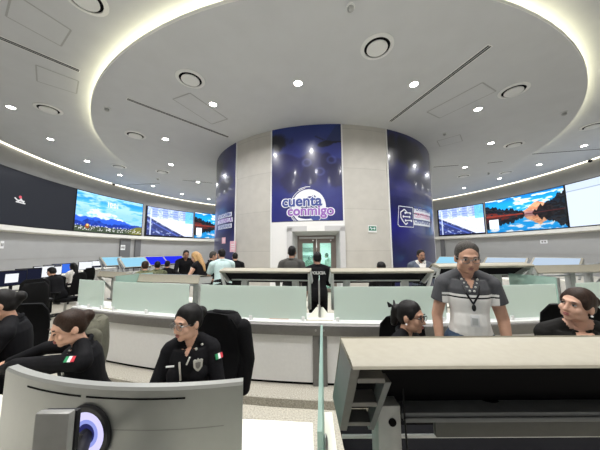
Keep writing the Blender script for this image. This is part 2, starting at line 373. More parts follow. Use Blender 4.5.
def fit_text(body, px0, px1, py, R, off, far=False, sx=None, size=1., skew=0., ext=.004):
    p0, p1 = on_r(px0, py, R, far), on_r(px1, py, R, far); t0, t1 = theta(p0), theta(p1)
    bm = text_bm(body, size, off, ext); xs = [v.co.x for v in bm.verts]; w = max(xs) - min(xs)
    k = R*(t1 - t0)/w
    return bend(bm, (t0 + t1)/2, (p0.z + p1.z)/2, R, k, k if sx is None else sx*k, skew), k
RM = RCOL + .05
c0 = on_r(308.5, 206.5, RM, False); tc = theta(c0)
bm = bmesh.new(); zc = ZP + .03 - c0.z
pts = [(.68*math.cos(a)*.98, max(zc, .68*math.sin(a))) for a in [2*PI*i/48 for i in range(48)]]
bmesh.ops.contextual_create(bm, geom=[bm.verts.new((x, z, -.008)) for x, z in pts]); bend(bm, tc, c0.z, RM)
obj('emblem_disc', bm, ink, mu, 0, label='round white disc behind the words')
for r0, a0, a1 in ((.72, 100, 158), (.77, 85, 120), (.72, 190, 236), (.77, 200, 232)):
    b = B(); pl = [(r0*math.cos(R_(a0 + (a1-a0)*i/14)), r0*math.sin(R_(a0 + (a1-a0)*i/14))) for i in range(15)]
    b.bm.faces.new([b.bm.verts.new((x, max(z, zc), -.006)) for x, z in pl + [(x*1.03, z*1.03) for x, z in pl[::-1]]])
    bend(b.bm, tc, c0.z, RM); obj('emblem_arc', b, ink, mu, 0)
pl = [(.30 + .24*math.cos(R_(a)), -.36 + .22*math.sin(R_(a))) for a in range(60, 270, 15)] + [(.75, zc), (.75, -.2)]
bm = bmesh.new(); bm.faces.new([bm.verts.new((x, max(z, zc), -.004)) for x, z in pl]); bend(bm, tc, c0.z, RM); obj('emblem_notch', bm, navy, mu, 0)
for body, a, bb, py, m in (('cuenta', 282, 322, 201.5, navy), ('conmigo', 287.5, 334, 211, purple)):
    w, k = fit_text(body, a - 1, bb + 1, py, RM, .075, ext=.002); obj('lettering_outline', w, ink, mu, 0, label='white outline of the word ' + body)
    w, k = fit_text(body, a, bb, py, RM + .008, .027, ext=.002); obj('lettering', w, m, mu, 0, label='the word ' + body)
for body, py in (('PLATAFORMA', 210.5), ('CENTINELA', 216.6), ('CHIHUAHUA', 222.6)):
    a, bb = (414.2, 429.5)
    p0, p1 = on_r(a - .3, py, RM, False), on_r(bb + .3, py, RM, False)
    obj('lettering_plate', B().arc([(RM - .01, p0.z - .10), (RM, p0.z - .10), (RM, p0.z + .10), (RM - .01, p0.z + .10)], theta(p0), theta(p1), 12), ink, mr)
    w, k = fit_text(body, a + .3, bb - .2, py, RM + .004, .015, sx=1.0, ext=.001); obj('lettering', w, pink if 'CENT' in body else navy, mr, 0)
for body, py in (('PLATAFORMA', 215), ('CENTINELA', 220), ('CHIHUAHUA', 226)):
    a, bb = (218.2, 231.5) if 'CENT' not in body else (217.8, 232.5)
    p0, p1 = on_r(a, py, RM, False), on_r(bb, py, RM, False); z = on_r(231, {215: 214, 220: 219.6, 226: 225.5}[py], RM, False).z
    obj('lettering_plate', B().arc([(RM - .01, z - .10), (RM, z - .10), (RM, z + .10), (RM - .01, z + .10)], theta(p0), theta(p1), 12), ink, ml)
    bm = text_bm(body, 1, .015, .001); xs = [v.co.x for v in bm.verts]; k = RM*(theta(p1) - theta(p0))*.94/(max(xs) - min(xs))
    bend(bm, (theta(p0) + theta(p1))/2, z, RM + .004, k, k); obj('lettering', bm, purple if 'CENT' in body else navy, ml, 0)
# shield badge on the right panel
pa, pb = on_r(397.5, 215.5, RM, False), on_r(413, 215.5, RM, False); tb = (theta(pa) + theta(pb))/2; wb = RM*(theta(pb) - theta(pa))/2; zb = pa.z - .02
hb = .42
def strip(b, pts, w=.02, d=0.):
    for p, q_ in zip(pts, pts[1:]):
        p, q_ = V((*p, d)), V((*q_, d)); t = (q_ - p).normalized(); n = V((-t.y, t.x, 0))*w; k = t*w*.5
        b.bm.faces.new([b.bm.verts.new(x) for x in (p - n - k, q_ - n + k, q_ + n + k, p + n - k)])
bm_ = B(); strip(bm_, [(-wb*.8, hb), (wb, hb), (wb, -hb), (-wb*.8, -hb), (-wb, -hb*.8), (-wb*.9, 0), (-wb*.8, hb)], .012)
strip(bm_, [(wb*.2, hb*.45), (-wb*.15, hb*.72), (-wb*.62, hb*.4), (-wb*.62, -hb*.1), (-wb*.35, -hb*.5), (-wb*.05, -hb*.78), (wb*.2, -hb*.6)], .024)
for y0, x0, x1 in ((.38, -.05, .62), (.0, -.3, .5), (-.38, -.05, .72)):
    strip(bm_, [(wb*x0, hb*y0), (wb*x1, hb*(y0 + (0 if y0 == 0 else .05)))], .020)
    for x in (x0, x1):
        bm_.bm.faces.new([bm_.bm.verts.new((wb*x + .05*math.cos(a), hb*y0 + .05*math.sin(a), 0)) for a in [T2*i/10 for i in range(10)]])
bend(bm_.bm, tb, zb, RM); obj('shield_logo', bm_, ink, mr, 0, label='white outlined shield with joined dots')
# pink notices, exit sign, outlets
def plate(name, label, cat, px0, px1, py0, py1, R, far, m, dep=.02, grp=None):
    a, b_ = on_r(px0, (py0+py1)/2, R, far), on_r(px1, (py0+py1)/2, R, far); z1, z0 = on_r((px0+px1)/2, py0, R, far).z, on_r((px0+px1)/2, py1, R, far).z
    s = -1 if far else 1
    r = thing(name, label, cat, group=grp)
    obj('plate', B().arc([(R, z0), (R + s*dep, z0), (R + s*dep, z1), (R, z1)], theta(a), theta(b_), 3), m, r)
    return r, R + s*dep, theta(a), theta(b_), z0, z1
pinkp = mat('paper_pink', (.78, .45, .52), .8)
for a in ((222, 225.5, 237.5, 243.5, 'small pink notice taped higher on the left blue column panel'), (230, 236, 241, 252, 'larger pink notice low at the right edge of the left blue panel')):
    r, R1, t0, t1, z0, z1 = plate('paper_notice', a[4], 'notice', *a[:4], RCOL + .036, False, pinkp, .006)
    o = B(); 
    for k in range(3): o.arc([(R1, z0 + (z1-z0)*(.25 + .2*k)), (R1 + .002, z0 + (z1-z0)*(.25 + .2*k)), (R1 + .002, z0 + (z1-z0)*(.32 + .2*k)), (R1, z0 + (z1-z0)*(.32 + .2*k))], t0 + (t1-t0)*.2, t1 - (t1-t0)*.2, 2)
    obj('printed_lines', o, portal_m, r); rebase(r, P(R1, (t0+t1)/2, z0))
r, R1, t0, t1, z0, z1 = plate('exit_sign', 'small green and white emergency exit sign on the stone column face', 'sign', 368, 376.5, 225.5, 232.5, RCOL, False, portal_m)
gr = mat('sign_green', (.03, .22, .14), .4)
obj('symbol_field', B().arc([(R1, z0 + (z1-z0)*.25), (R1 + .003, z0 + (z1-z0)*.25), (R1 + .003, z1 - .03), (R1, z1 - .03)], t0 + (t1-t0)*.06, t1 - (t1-t0)*.06, 3), gr, r)
b = B(); strip(b, [(-.08, .02), (-.03, .0), (-.05, -.05)], .012); strip(b, [(-.08, .05), (-.12, .0)], .012); strip(b, [(.0, .0), (.1, .0)], .014); strip(b, [(.07, .04), (.11, 0), (.07, -.04)], .012)
bend(b.bm, (t0 + t1)/2, (z0 + z1)/2 + .02, R1 + .005); obj('running_figure_and_arrow', b, ink, r, 0); rebase(r, P(R1, (t0+t1)/2, z0))
for a in ((540.5, 547.5, 240, 243.5, 'white outlet plate on the right wall below the lake screen'), (0, 3.5, 241, 248.5, 'white outlet plate on the wall at the far left edge'), (120.5, 125, 245, 250, 'small white switch plate on the dark pilaster')):
    RR = RWALL - (.12 if a[0] == 120.5 else 0)
    r, R1, t0, t1, z0, z1 = plate('outlet_plate', a[4], 'outlet', *a[:4], RR, True, portal_m)
    o = B()
    for k in (.3, .7): o.arc([(R1, z0 + (z1-z0)*.3), (R1 - .004, z0 + (z1-z0)*.3), (R1 - .004, z1 - (z1-z0)*.3), (R1, z1 - (z1-z0)*.3)], t0 + (t1-t0)*(k - .13), t0 + (t1-t0)*(k + .13), 1)
    obj('socket', o, grey_m, r); rebase(r, P(R1, (t0+t1)/2, z0))
# ------------------------------------------------------------------ video wall round the hall
def pic_mountain(u, v):
    n = fbm(u*1.6, v*3.2, 5, 5); m = fbm(u*2, v*2, 9, 8); k = fbm(u*4, v*2, 20, 15, 3)
    c = np.ones(u.shape + (3,))*np.array((.30, .68, .92)); c = mixc(c, (.12, .55, .90), sst(np.abs(v - .86), .14, .0)*.9)
    c = mixc(c, (.62, .80, .95), sst(n + .25*(v < .72), .45, .7)); c = mixc(c, (.75, .88, .97), sst(v, .93, 1)*.6)
    c = mixc(c, (.45, .70, .95), sst(.62 - v + .1*n, 0, .15)*.45)
    pk = .70 - 1.1*np.abs(u - .30)*(1 - .4*(u > .3)) + .12*(n - .5); c = mixc(c, (.93, .95, .98), sst(pk - v, 0, .06)*sst(v, .28, .40)*sst(m, .25, .6))
    rg = .33 + .16*fbm(u, u*0, 7, 31) - .14*sst(u, .5, 1); c = mixc(c, (.10, .30, .80), sst(rg - v, 0, .02)*.9)
    rg2 = .22 + .16*fbm(u, u*0, 12, 41) - .04*u; c = mixc(c, (.06, .18, .55), sst(rg2 - v, 0, .015)*(.6 + .4*(m < .5)))
    fg = .13 + .05*m + .10*sst(u, .75, 1); c = mixc(c, (.22, .27, .20), sst(fg - v, 0, .02)); c = mixc(c, (.42, .42, .18), sst(fg - v, 0, .02)*sst(u, .72, .9))
    c = mixc(c, (.92, .92, .92), (k > .66)*(v < .17)*(v > .04)*.9); c = mixc(c, (.55, .28, .12), (np.hypot((u - .17)/.03, (v - .14)/.06) < 1)*1.); c = mixc(c, (.95, .80, .45), (np.hypot((u - .17)/.015, (v - .17)/.03) < 1)*1.)
    return c
def pic_city(u, v):
    n = fbm(u*3, v*3, 6, 55); k = fbm(u*6, v*6, 12, 65, 3)
    c = np.ones(u.shape + (3,))*np.array((.80, .84, .95)); c = mixc(c, (.55, .65, .88), sst(n, .45, .65)*.7)
    c = mixc(c, (.30, .42, .75), (v > .70)*(k > .5)*.6); c = mixc(c, (.92, .93, .97), (v < .62)*sst(n, .4, .5)*.7); c = mixc(c, (.25, .3, .5), (v < .62)*(k < .27)*.4)
    c = mixc(c, (.30, .70, .95), (u > .82)*(v > .55)*.7)
    bl = (v > .66) & (u < .82); c = mixc(c, (.42, .50, .74), bl*(np.floor(u*9)%2)*.7); c = mixc(c, (.70, .76, .90), bl*((np.floor(v*22)%2)*.5))
    rd = v - (.70 - .80*u); road = sst(-rd, 0, .03)*(u < .88); c = mixc(c, (.17, .21, .42), road); c = mixc(c, (.30, .38, .72), road*sst(.035 - np.abs(rd + .12), 0, .02)*.8)
    c = mixc(c, (.06, .07, .14), road*sst(.03 - np.abs(rd + .02), 0, .015)*.9); c = mixc(c, (.26, .33, .62), road*sst(.05 - np.abs(rd + .36), 0, .03)*.7); c = mixc(c, (.75, .8, .92), road*(n > .66)*.6)
    c = mixc(c, (.8, .85, .95), ((u > .08) & (u < .105) & (v < .9))*.8)
    c = mixc(c, (.05, .06, .12), ((v < .03) | (u < .02))*1.); return c
def pic_lake(u, v):
    n = fbm(u*1.8, v*3, 5, 71); k = fbm(u, u*0, 40, 75, 2); m = fbm(u*3, v*3, 9, 77)
    h = .46; w = np.abs(v - h); up = v > h
    c = np.ones(u.shape + (3,))*np.array((.05, .62, .93)); c = mixc(c, (.05, .45, .80), sst(w, .35, .55)*.8)
    c = mixc(c, (.90, .94, .97), sst(n, .52, .66)*sst(w, .08, .2)); c = mixc(c, (.75, .88, .96), sst(.16 - w, 0, .1)*.7)
    pk = .33 - 1.25*np.abs(u - .70) + .10*(m - .5); mt = sst(pk - w, 0, .02)
    c = mixc(c, (.80, .52, .38), mt); c = mixc(c, (.93, .72, .55), mt*(m > .5)*.7); c = mixc(c, (.55, .42, .50), mt*sst(.12 - w, 0, .1)*.7)
    tr = .02 + np.where(u < .52, .33*np.clip(1 - u/.52, 0, 1)**.6, 0) + np.where(u > .62, .42*np.clip((u - .62)/.38, 0, 1)**.8, 0) + .13*(k - .3)*(np.abs(u - .57) > .05) - .02
    c = mixc(c, (.05, .045, .07), sst(tr - w, 0, .015)*(.88 + .12*(m > .5)))
    c = mixc(c, (.62, .22, .15), (w < .07*(1 - u))*up*(u < .5)*.85); c = mixc(c, (.50, .16, .12), (w < .16*(1 - 1.6*u))*(m > .5)*(u < .45)*.8)
    c = mixc(c, (.30, .12, .12), (w < .012)*1.)
    c = c*np.where(up, 1, .82)[..., None]; return mixc(c, (.93, .95, .97), ((u > .04) & (u < .17) & (v > .12) & (v < .40))*1.)
def pic_dark(u, v): return np.ones(u.shape + (3,))*np.array((.125, .135, .165)) + .01*fbm(u, v, 20, 91)[..., None]
def pic_white(u, v):
    c = np.ones(u.shape + (3,))*np.array((.84, .89, .96)); c = mixc(c, (.78, .84, .93), sst(v, .83, .84)*.5); return mixc(c, (.55, .62, .72), (np.abs(v - (.83 - .0*u)) < .008)*1.)
Z0, Z1 = 3.02, 5.9; RS = RWALL - .06
def wallscreen(label, t0, t1, fn, nu, nv, st, z0=Z0, z1=Z1):
    r = thing('video_wall_screen', label, 'screen'); f = math.copysign(.05/RS, t1 - t0)
    obj('housing', B().arc([(RS + .005, z0), (RWALL + .01, z0), (RWALL + .01, z1), (RS + .005, z1)], t0, t1, 24), black_m, r)
    painted('display', lambda u, v: P(RS, t0 + f + (t1 - t0 - 2*f)*u, z0 + .05 + (z1 - z0 - .1)*v), nu, nv, fn, picture('screen_%.2f' % st, st), r)
    rebase(r, P(RS, (t0 + t1)/2, z0)); return r
th = lambda px, py: theta(on_r(px, py, RS))
scr = {}
scr['dark'] = wallscreen('nearly black wall screen at far left with a tiny white emblem', th(0, 190) + R_(22), th(74.6, 210), pic_dark, 10, 6, 1.)
scr['mount'] = wallscreen('wall screen at left showing blue sky and a snowy mountain over a town', th(75, 210), th(142.6, 220), pic_mountain, 170, 90, 1.4)
scr['cityL'] = wallscreen('wall screen left of the column showing a street camera view', th(145.5, 220), th(193.3, 225), pic_city, 110, 70, 1.5, Z0, Z1 - .1)
scr['lakeL'] = wallscreen('wall screen partly hidden by the column, left side, showing a dark forest lake', th(194.3, 225), th(194.3, 225) - R_(17), pic_lake, 140, 80, 1.4)
scr['cityR'] = wallscreen('wall screen right of the column showing a street camera view', th(484.5, 220) + R_(15), th(484.5, 220), pic_city, 110, 70, 1.5, Z0, Z1 - .1)
scr['lakeR'] = wallscreen('wall screen at right showing an orange peak mirrored in a lake', th(486, 220), th(566.8, 210), pic_lake, 200, 100, 1.4)
scr['white'] = wallscreen('plain pale white wall screen at the far right edge', th(567.2, 210), th(567.2, 210) - R_(24), pic_white, 30, 60, 1.15)
eb = B(); strip(eb, [(-.34, .08), (-.2, -.02), (.2, -.02), (.34, .05)], .035); strip(eb, [(-.26, -.11), (.28, -.13)], .03); strip(eb, [(-.16, -.10), (0, .08), (.16, -.10)], .03)
e0 = on_r(21, 200.5, RS - .01); w_ = theta(e0)
for v in eb.bm.verts: u, w2 = v.co.x, v.co.y; v.co = P(RS - .01, w_ - u/RS, e0.z + w2)
o = obj('emblem', eb, emis('emblem_white', (.75, .75, .75), 1.), scr['dark'], 0); o.location = -V(scr['dark'].location)
eb = B(); eb.bm.faces.new([eb.bm.verts.new(P(RS - .01, w_ + (.05 + .09*math.cos(a))/RS, e0.z + .17 + .08*math.sin(a))) for a in [T2*i/10 for i in range(10)]])
o = obj('emblem_dot', eb, emis('emblem_red', (.7, .12, .16), 1.), scr['dark'], 0); o.location = -V(scr['dark'].location)
tx = text_bm('10:01', 1, .02, .001); k0 = on_r(113, 206, RS)
for v in tx.verts: u, w2 = v.co.x*.45, v.co.y*.55; v.co = P(RS - .012, theta(k0) - u/RS, k0.z + w2)
o = obj('clock_digits', tx, emis('digit_white', (1, 1, 1), 1.1), scr['mount'], 0); o.location = -V(scr['mount'].location)
# ------------------------------------------------------------------ ceiling fittings
NTH = ['']
DL = []      # lamp positions
def downlight(px, py, z, label, prov={}):
    p = at_z(px, py, z); p.z = z
    if not prov:
        r = thing('downlight', label, 'light', p, 0, 'recessed ceiling downlights')
        obj('trim_ring', B().lathe([(.115, 0), (.15, 0), (.15, -.012), (.115, -.02)], seg=24, close=True), rim_m, r)
        obj('lens', B().disc(.118, -.006, seg=24), emis('downlight', (1, .95, .86), 40.), r); prov['r'] = r
    else: dup(prov['r'], p, 0, label)
    DL.append(p)
zd, zt_ = ZDISC - .001, ZTOP - .001
for px, py, z, lb in (
  (298, 83, zd, 'downlight above and left of the blue panel, alone in mid ceiling'), (213, 104, zd, 'downlight beside the left ceiling access panel of the disc'),
  (414, 84, zd, 'downlight just left of the long slot at upper right'), (478, 109, zd, 'downlight between the right access panel and the oval air diffuser'),
  (491, 143, zd, 'downlight below the right-hand round air diffuser, near the disc edge'), (165.5, 139, zd, 'downlight right of the round diffuser on the left of the disc'),
  (171, 164.5, zd, 'downlight in the far left part of the disc, above a dark diffuser'), (465, 167, zd, 'downlight on the dark slot line right of the column'),
  (198, 182, zd, 'downlight nearest the left edge of the column at the far disc'),
  (11, 107, zt_, 'downlight at far left of the outer ceiling, largest there'), (50.5, 139, zt_, 'second downlight in from the far left of the outer ceiling'),
  (87, 161, zt_, 'downlight above the left end of the mountain screen'), (120, 175, zt_, 'bright downlight with a glow near the small wall camera at left'),
  (153, 186, zt_, 'downlight above the left street camera screen'), (182, 194, zt_, 'small far downlight above the right end of the left street screen'),
  (209, 199, zt_, 'smallest far downlight touching the left column edge'),
  (437.5, 181.5, zt_, 'far downlight touching the right edge of the column'), (464, 188, zt_, 'far downlight above the right street camera screen'),
  (499.5, 178.5, zt_, 'downlight above the left end of the right lake screen'), (539, 164.5, zt_, 'downlight above the orange peak of the lake screen'),
  (584, 145.5, zt_, 'downlight at the far right of the outer ceiling, largest there')):
    downlight(px, py, z, lb)
def diffuser(px, py, z, label, prov={}):
    p = at_z(px, py, z); p.z = z
    if not prov:
        r = thing('air_diffuser', label, 'air vent', p, 0, 'round ceiling air diffusers')
        obj('flange', B().lathe([(.31, 0), (.40, 0), (.40, -.012), (.31, -.03)], seg=40, close=True), rim_m, r)
        obj('throat', B().lathe([(.001, -.001), (.312, -.001), (.312, -.004), (.001, -.004)], seg=40), void_m, r)
        obj('face_disc', B().lathe([(.001, -.03), (.245, -.03), (.25, -.05), (.24, -.06), (.001, -.062)], seg=40), rim_m, r); prov['r'] = r
    else: dup(prov['r'], p, 0, label)
for px, py, z, lb in ((377, 47, zd, 'largest round air diffuser, high right of the ceiling middle'), (190.5, 79, zd, 'round air diffuser above the left access panel of the disc'),
  (513.5, 90.5, zd, 'round air diffuser right of the long access panel'), (135.5, 135, zd, 'flat round air diffuser at the left of the disc'), (514, 144.5, zd, 'flat round air diffuser near the right edge of the disc'),
  (48.5, 109, zt_, 'round air diffuser in the outer ceiling at far left'), (592.5, 126, zt_, 'round air diffuser cut by the right picture edge'), (119, 166.5, zt_, 'thin far diffuser above the mountain screen'),
  (162.5, 171.7, zd, 'thin far diffuser at the left part of the disc, beyond the downlight'), (463.5, 176, zd, 'thin far diffuser right of the column on the disc'),
  (506, 172.5, zt_, 'thin far diffuser above the right lake screen'), (85, -2, zt_, 'round air diffuser cut by the top picture edge at left')):
    diffuser(px, py, z, lb)
def slot(a, b_, z, label, n=2, w=.13):
    p, q = at_z(*a, z), at_z(*b_, z); m = (p + q)/2; m.z = z; d = q - p; L = d.length; rz = math.atan2(d.y, d.x)
    r = thing('slot_diffuser', label, 'air vent', m, rz, 'linear ceiling slots')
    obj('frame', B().box((0, 0, -.004), (L, w + .05, .008)), rim_m, r)
    for k in range(n): obj('slot', B().box((0, (k - (n-1)/2)*w/n*1.05, -.008), (L - .04, w/n*.72, .008)), dgrey_m, r)
slot((126.5, 98.5), (228.5, 137), zd, 'long dark ceiling slot at left of the disc'); slot((490.5, 45), (390, 121.5), zd, 'long dark ceiling slot at right of the disc')
slot((-6, 35), (80, 71), zt_, 'long dark slot in the outer ceiling at upper left'); slot((127, 185), (160, 183), zt_, 'thin far slot at left near the mountain screen', 1)
slot((182, 180), (213, 183), zd, 'thin far slot at the left edge of the column', 1)
slot((433, 167), (459, 165), zd, 'thin far slot right of the column', 1); slot((487, 163), (503, 161.2), zd, 'short thin slot at the far right of the disc', 1); slot((531.5, 154), (604, 148.6), zt_, 'thin slot in the outer ceiling at far right', 1)
def access(q, z, label):
    c = [at_z(*p, z) for p in q]; m = sum(c, V())/4; m.z = z
    r = thing('access_panel', label, 'ceiling panel', m, 0, 'ceiling access panels'); c = [p - m for p in c]
    obj('panel', B().prism([p*.96 + V((0, 0, -.002)) for p in c], (0, 0, -.006)), ceil_m, r)
    b = B()
    for p, s in zip(c, c[1:] + c[:1]):
        d = s - p; b.box((p + s)/2 + V((0, 0, -.003)), (d.length, .035, .006), MX.Rotation(math.atan2(d.y, d.x), 3, 'Z'))
    obj('frame', b, mat('panel_joint', (.40, .41, .41), .7), r)
access([(6, 16), (12, -8), (71, 30), (61, 46)], zt_, 'large access panel at the top left of the outer ceiling')
access([(36, 65), (78.5, 81), (76.5, 93.5), (37, 81)], zt_, 'access panel in the outer ceiling beside the yellow cove glow')
access([(173, 99), (190, 93), (227.5, 119), (212, 124)], zd, 'access panel on the left of the disc, by the downlight')
access([(427, 112), (482.5, 82.5), (496, 91), (439.5, 118)], zd, 'long access panel on the right of the disc')
access([(437, 141), (460, 134.5), (462.5, 141), (440, 146.5)], zd, 'small square access panel right of the column')
def dome(px, py, z, label, cat='smoke detector', name='smoke_detector', s=1.):
    p = at_z(px, py, z); p.z = z
    r = thing(name, label, cat, p)
    obj('base_plate', B().lathe([(.001, 0), (.10*s, 0), (.10*s, -.03*s), (.001, -.03*s)], seg=20), rim_m, r)
    obj('sensor_dome', B().lathe([(.07*s, -.03*s), (.07*s, -.09*s), (.04*s, -.12*s), (.001, -.125*s)], seg=20), lgrey_m, r)
dome(350.5, 6.5, zd, 'white smoke detector at the top of the picture', s=.9)
dome(107, 108, zd, 'grey ceiling sensor at the left edge of the disc'); dome(564, 112.5, zd, 'grey ceiling sensor at the right edge of the disc')
dome(158, 178.5, zd, 'tiny far ceiling sensor at left by the disc edge', s=.9); dome(488.5, 173, zd, 'tiny far ceiling sensor right of the column', s=.9); dome(444.5, 133.5, zd, 'small grey sensor above the small square access panel', s=.8)
for px, py, lb in ((113.5, 184, 'small dark dome camera at the top of the left wall'), (590.5, 160.5, 'small dark dome camera at the top of the right wall')):
    p = on_r(px, py, RWALL - .22); r = thing('security_camera', lb, 'camera', p, theta(p))
    obj('bracket', B().box((0, -.06, .03), (.06, .14, .05)), lgrey_m, r); obj('dome', B().ell((0, .03, -.03), (.1, .1, .09)), black_m, r)

# ================================================================== FURNITURE
D2 = R_
# ---- raised carpeted kerb and the ring of counters round the column
RK = 12.6
struct('trim_kerb', B().arc([(12.2, 0), (12.86, 0), (12.86, .085), (12.84, .1), (12.2, .1)], D2(-25), D2(45), 60), curb_m, 40)
J0, DJ = -4.9, 14.3
def counter(t0, t1, label):
    r = thing('counter_unit', label, 'counter', P(RK, D2((t0 + t1)/2)), 0, 'white counter units of the ring'); a, b_ = D2(t0), D2(t1); n = max(3, int((t1 - t0)*1.2)); e = .085/RK
    obj('front_panel', B().arc([(RK - .04, .13), (RK, .13), (RK, .66), (RK - .04, .66)], a + e, b_ - e, n), white_m, r)
    obj('shadow_gap', B().arc([(RK - .08, .1), (RK - .012, .1), (RK - .012, .13), (RK - .08, .13)], a + e, b_ - e, n), void_m, r)  # matt black strip, paints in the shadow line under the front panel
    obj('rail', B().arc([(RK - .05, .66), (RK + .035, .66), (RK + .045, .675), (RK + .045, .775), (RK + .035, .785), (RK - .05, .785)], a, b_, n), grey_m, r)
    obj('worktop', B().arc([(RK - .42, .785), (RK + .03, .785), (RK + .03, .805), (RK - .42, .805)], a, b_, n), white_m, r)
    for t, s in ((a, 1), (b_, -1)):
        obj('post', B().arc([(RK - .06, .1), (RK + .02, .1), (RK + .02, .66), (RK - .06, .66)], t + s*.012/RK, t + s*.08/RK, 1), grey_m, r)
        sc_ = B()
        p = P(RK + .046, t + s*.045/RK, .725); obj('screw', B().lathe([(.001, -.004), (.012, -.004), (.012, .004), (.001, .004)], seg=10), chrome_m, r).matrix_local = MX.Translation(p) @ MX.Rotation(t, 4, 'Z') @ MX.Rotation(PI/2, 4, 'X')
        sc_.bm.free()
    p = V(r.location)
    for c in r.children: c.location = c.location - p
    return r
counter(-22.6, J0 - DJ, 'short end unit of the white counter ring at its left end')
counter(J0 - DJ, J0, 'white counter unit behind the two women at the left')
counter(J0, J0 + DJ, 'white counter unit in the middle right, behind the standing man')
counter(J0 + DJ, J0 + 2*DJ, 'white counter unit at the far right behind the seated woman in the blazer')
def pane(t0, t1, label):
    r = thing('frosted_glass_panel', label, 'glass panel', P(RK, D2((t0 + t1)/2)), 0, 'frosted glass panels on the counter ring'); a, b_ = D2(t0), D2(t1)
    obj('glass', B().arc([(RK - .028, .83), (RK - .016, .83), (RK - .016, 1.215), (RK - .028, 1.215)], a, b_, 10), frost_m, r)
    for k in (.03, .5, .97):
        t = a + (b_ - a)*k
        obj('clamp', B().arc([(RK - .045, .805), (RK, .805), (RK, .86), (RK - .045, .86)], t - .018/RK, t + .018/RK, 1), portal_m, r)
    p = V(r.location)
    for c in r.children: c.location = -p
    return r
for t0, t1, lb in ((-22.4, -19.6, 'short frosted pane at the left end of the counter ring'), (-18.7, -12.7, 'frosted pane above the head of the woman leaning on her desk'), (-11.9, -5.6, 'frosted pane right behind the bespectacled woman in uniform'),
                   (-4.1, 1.9, 'frosted pane behind the woman with the hair claw'), (2.6, 8.6, 'frosted pane behind the standing man, to his right in the picture'), (10.1, 16.2, 'frosted pane at the far right behind the woman in the blazer'), (16.9, 22.8, 'frosted pane beyond the right picture edge')):
    pane(t0, t1, lb)
# white filler shelves with clear dividers where two units meet
for t, lb in ((J0, 'middle'), (J0 - DJ, 'left'), (J0 + DJ, 'right')):
    t = D2(t); r = thing('junction_shelf', 'white tapered shelf at the %s joint of the counter ring' % lb, 'shelf', P(RK, t), t, 'junction shelves')
    b = B().prism([(-.16, .03, .806), (.16, .03, .806), (.05, .66, .806), (-.05, .66, .806)], (0, 0, .022)); obj('board', b, desk_m, r)
    obj('bracket', B().box((0, .62, .44), (.06, .04, .73)), grey_m, r)
    r = thing('glass_divider', 'clear upright divider standing at the %s joint of the counter ring' % lb, 'glass panel', P(RK, t), t, 'clear dividers')
    obj('glass', B().box((0, .42, 1.06), (.012, .62, .44)), edge_m, r); obj('edge_channel', B().box((0, .10, 1.06), (.02, .02, .44)), chrome_m, r); obj('foot_channel', B().box((0, .42, .834), (.03, .6, .012)), chrome_m, r)
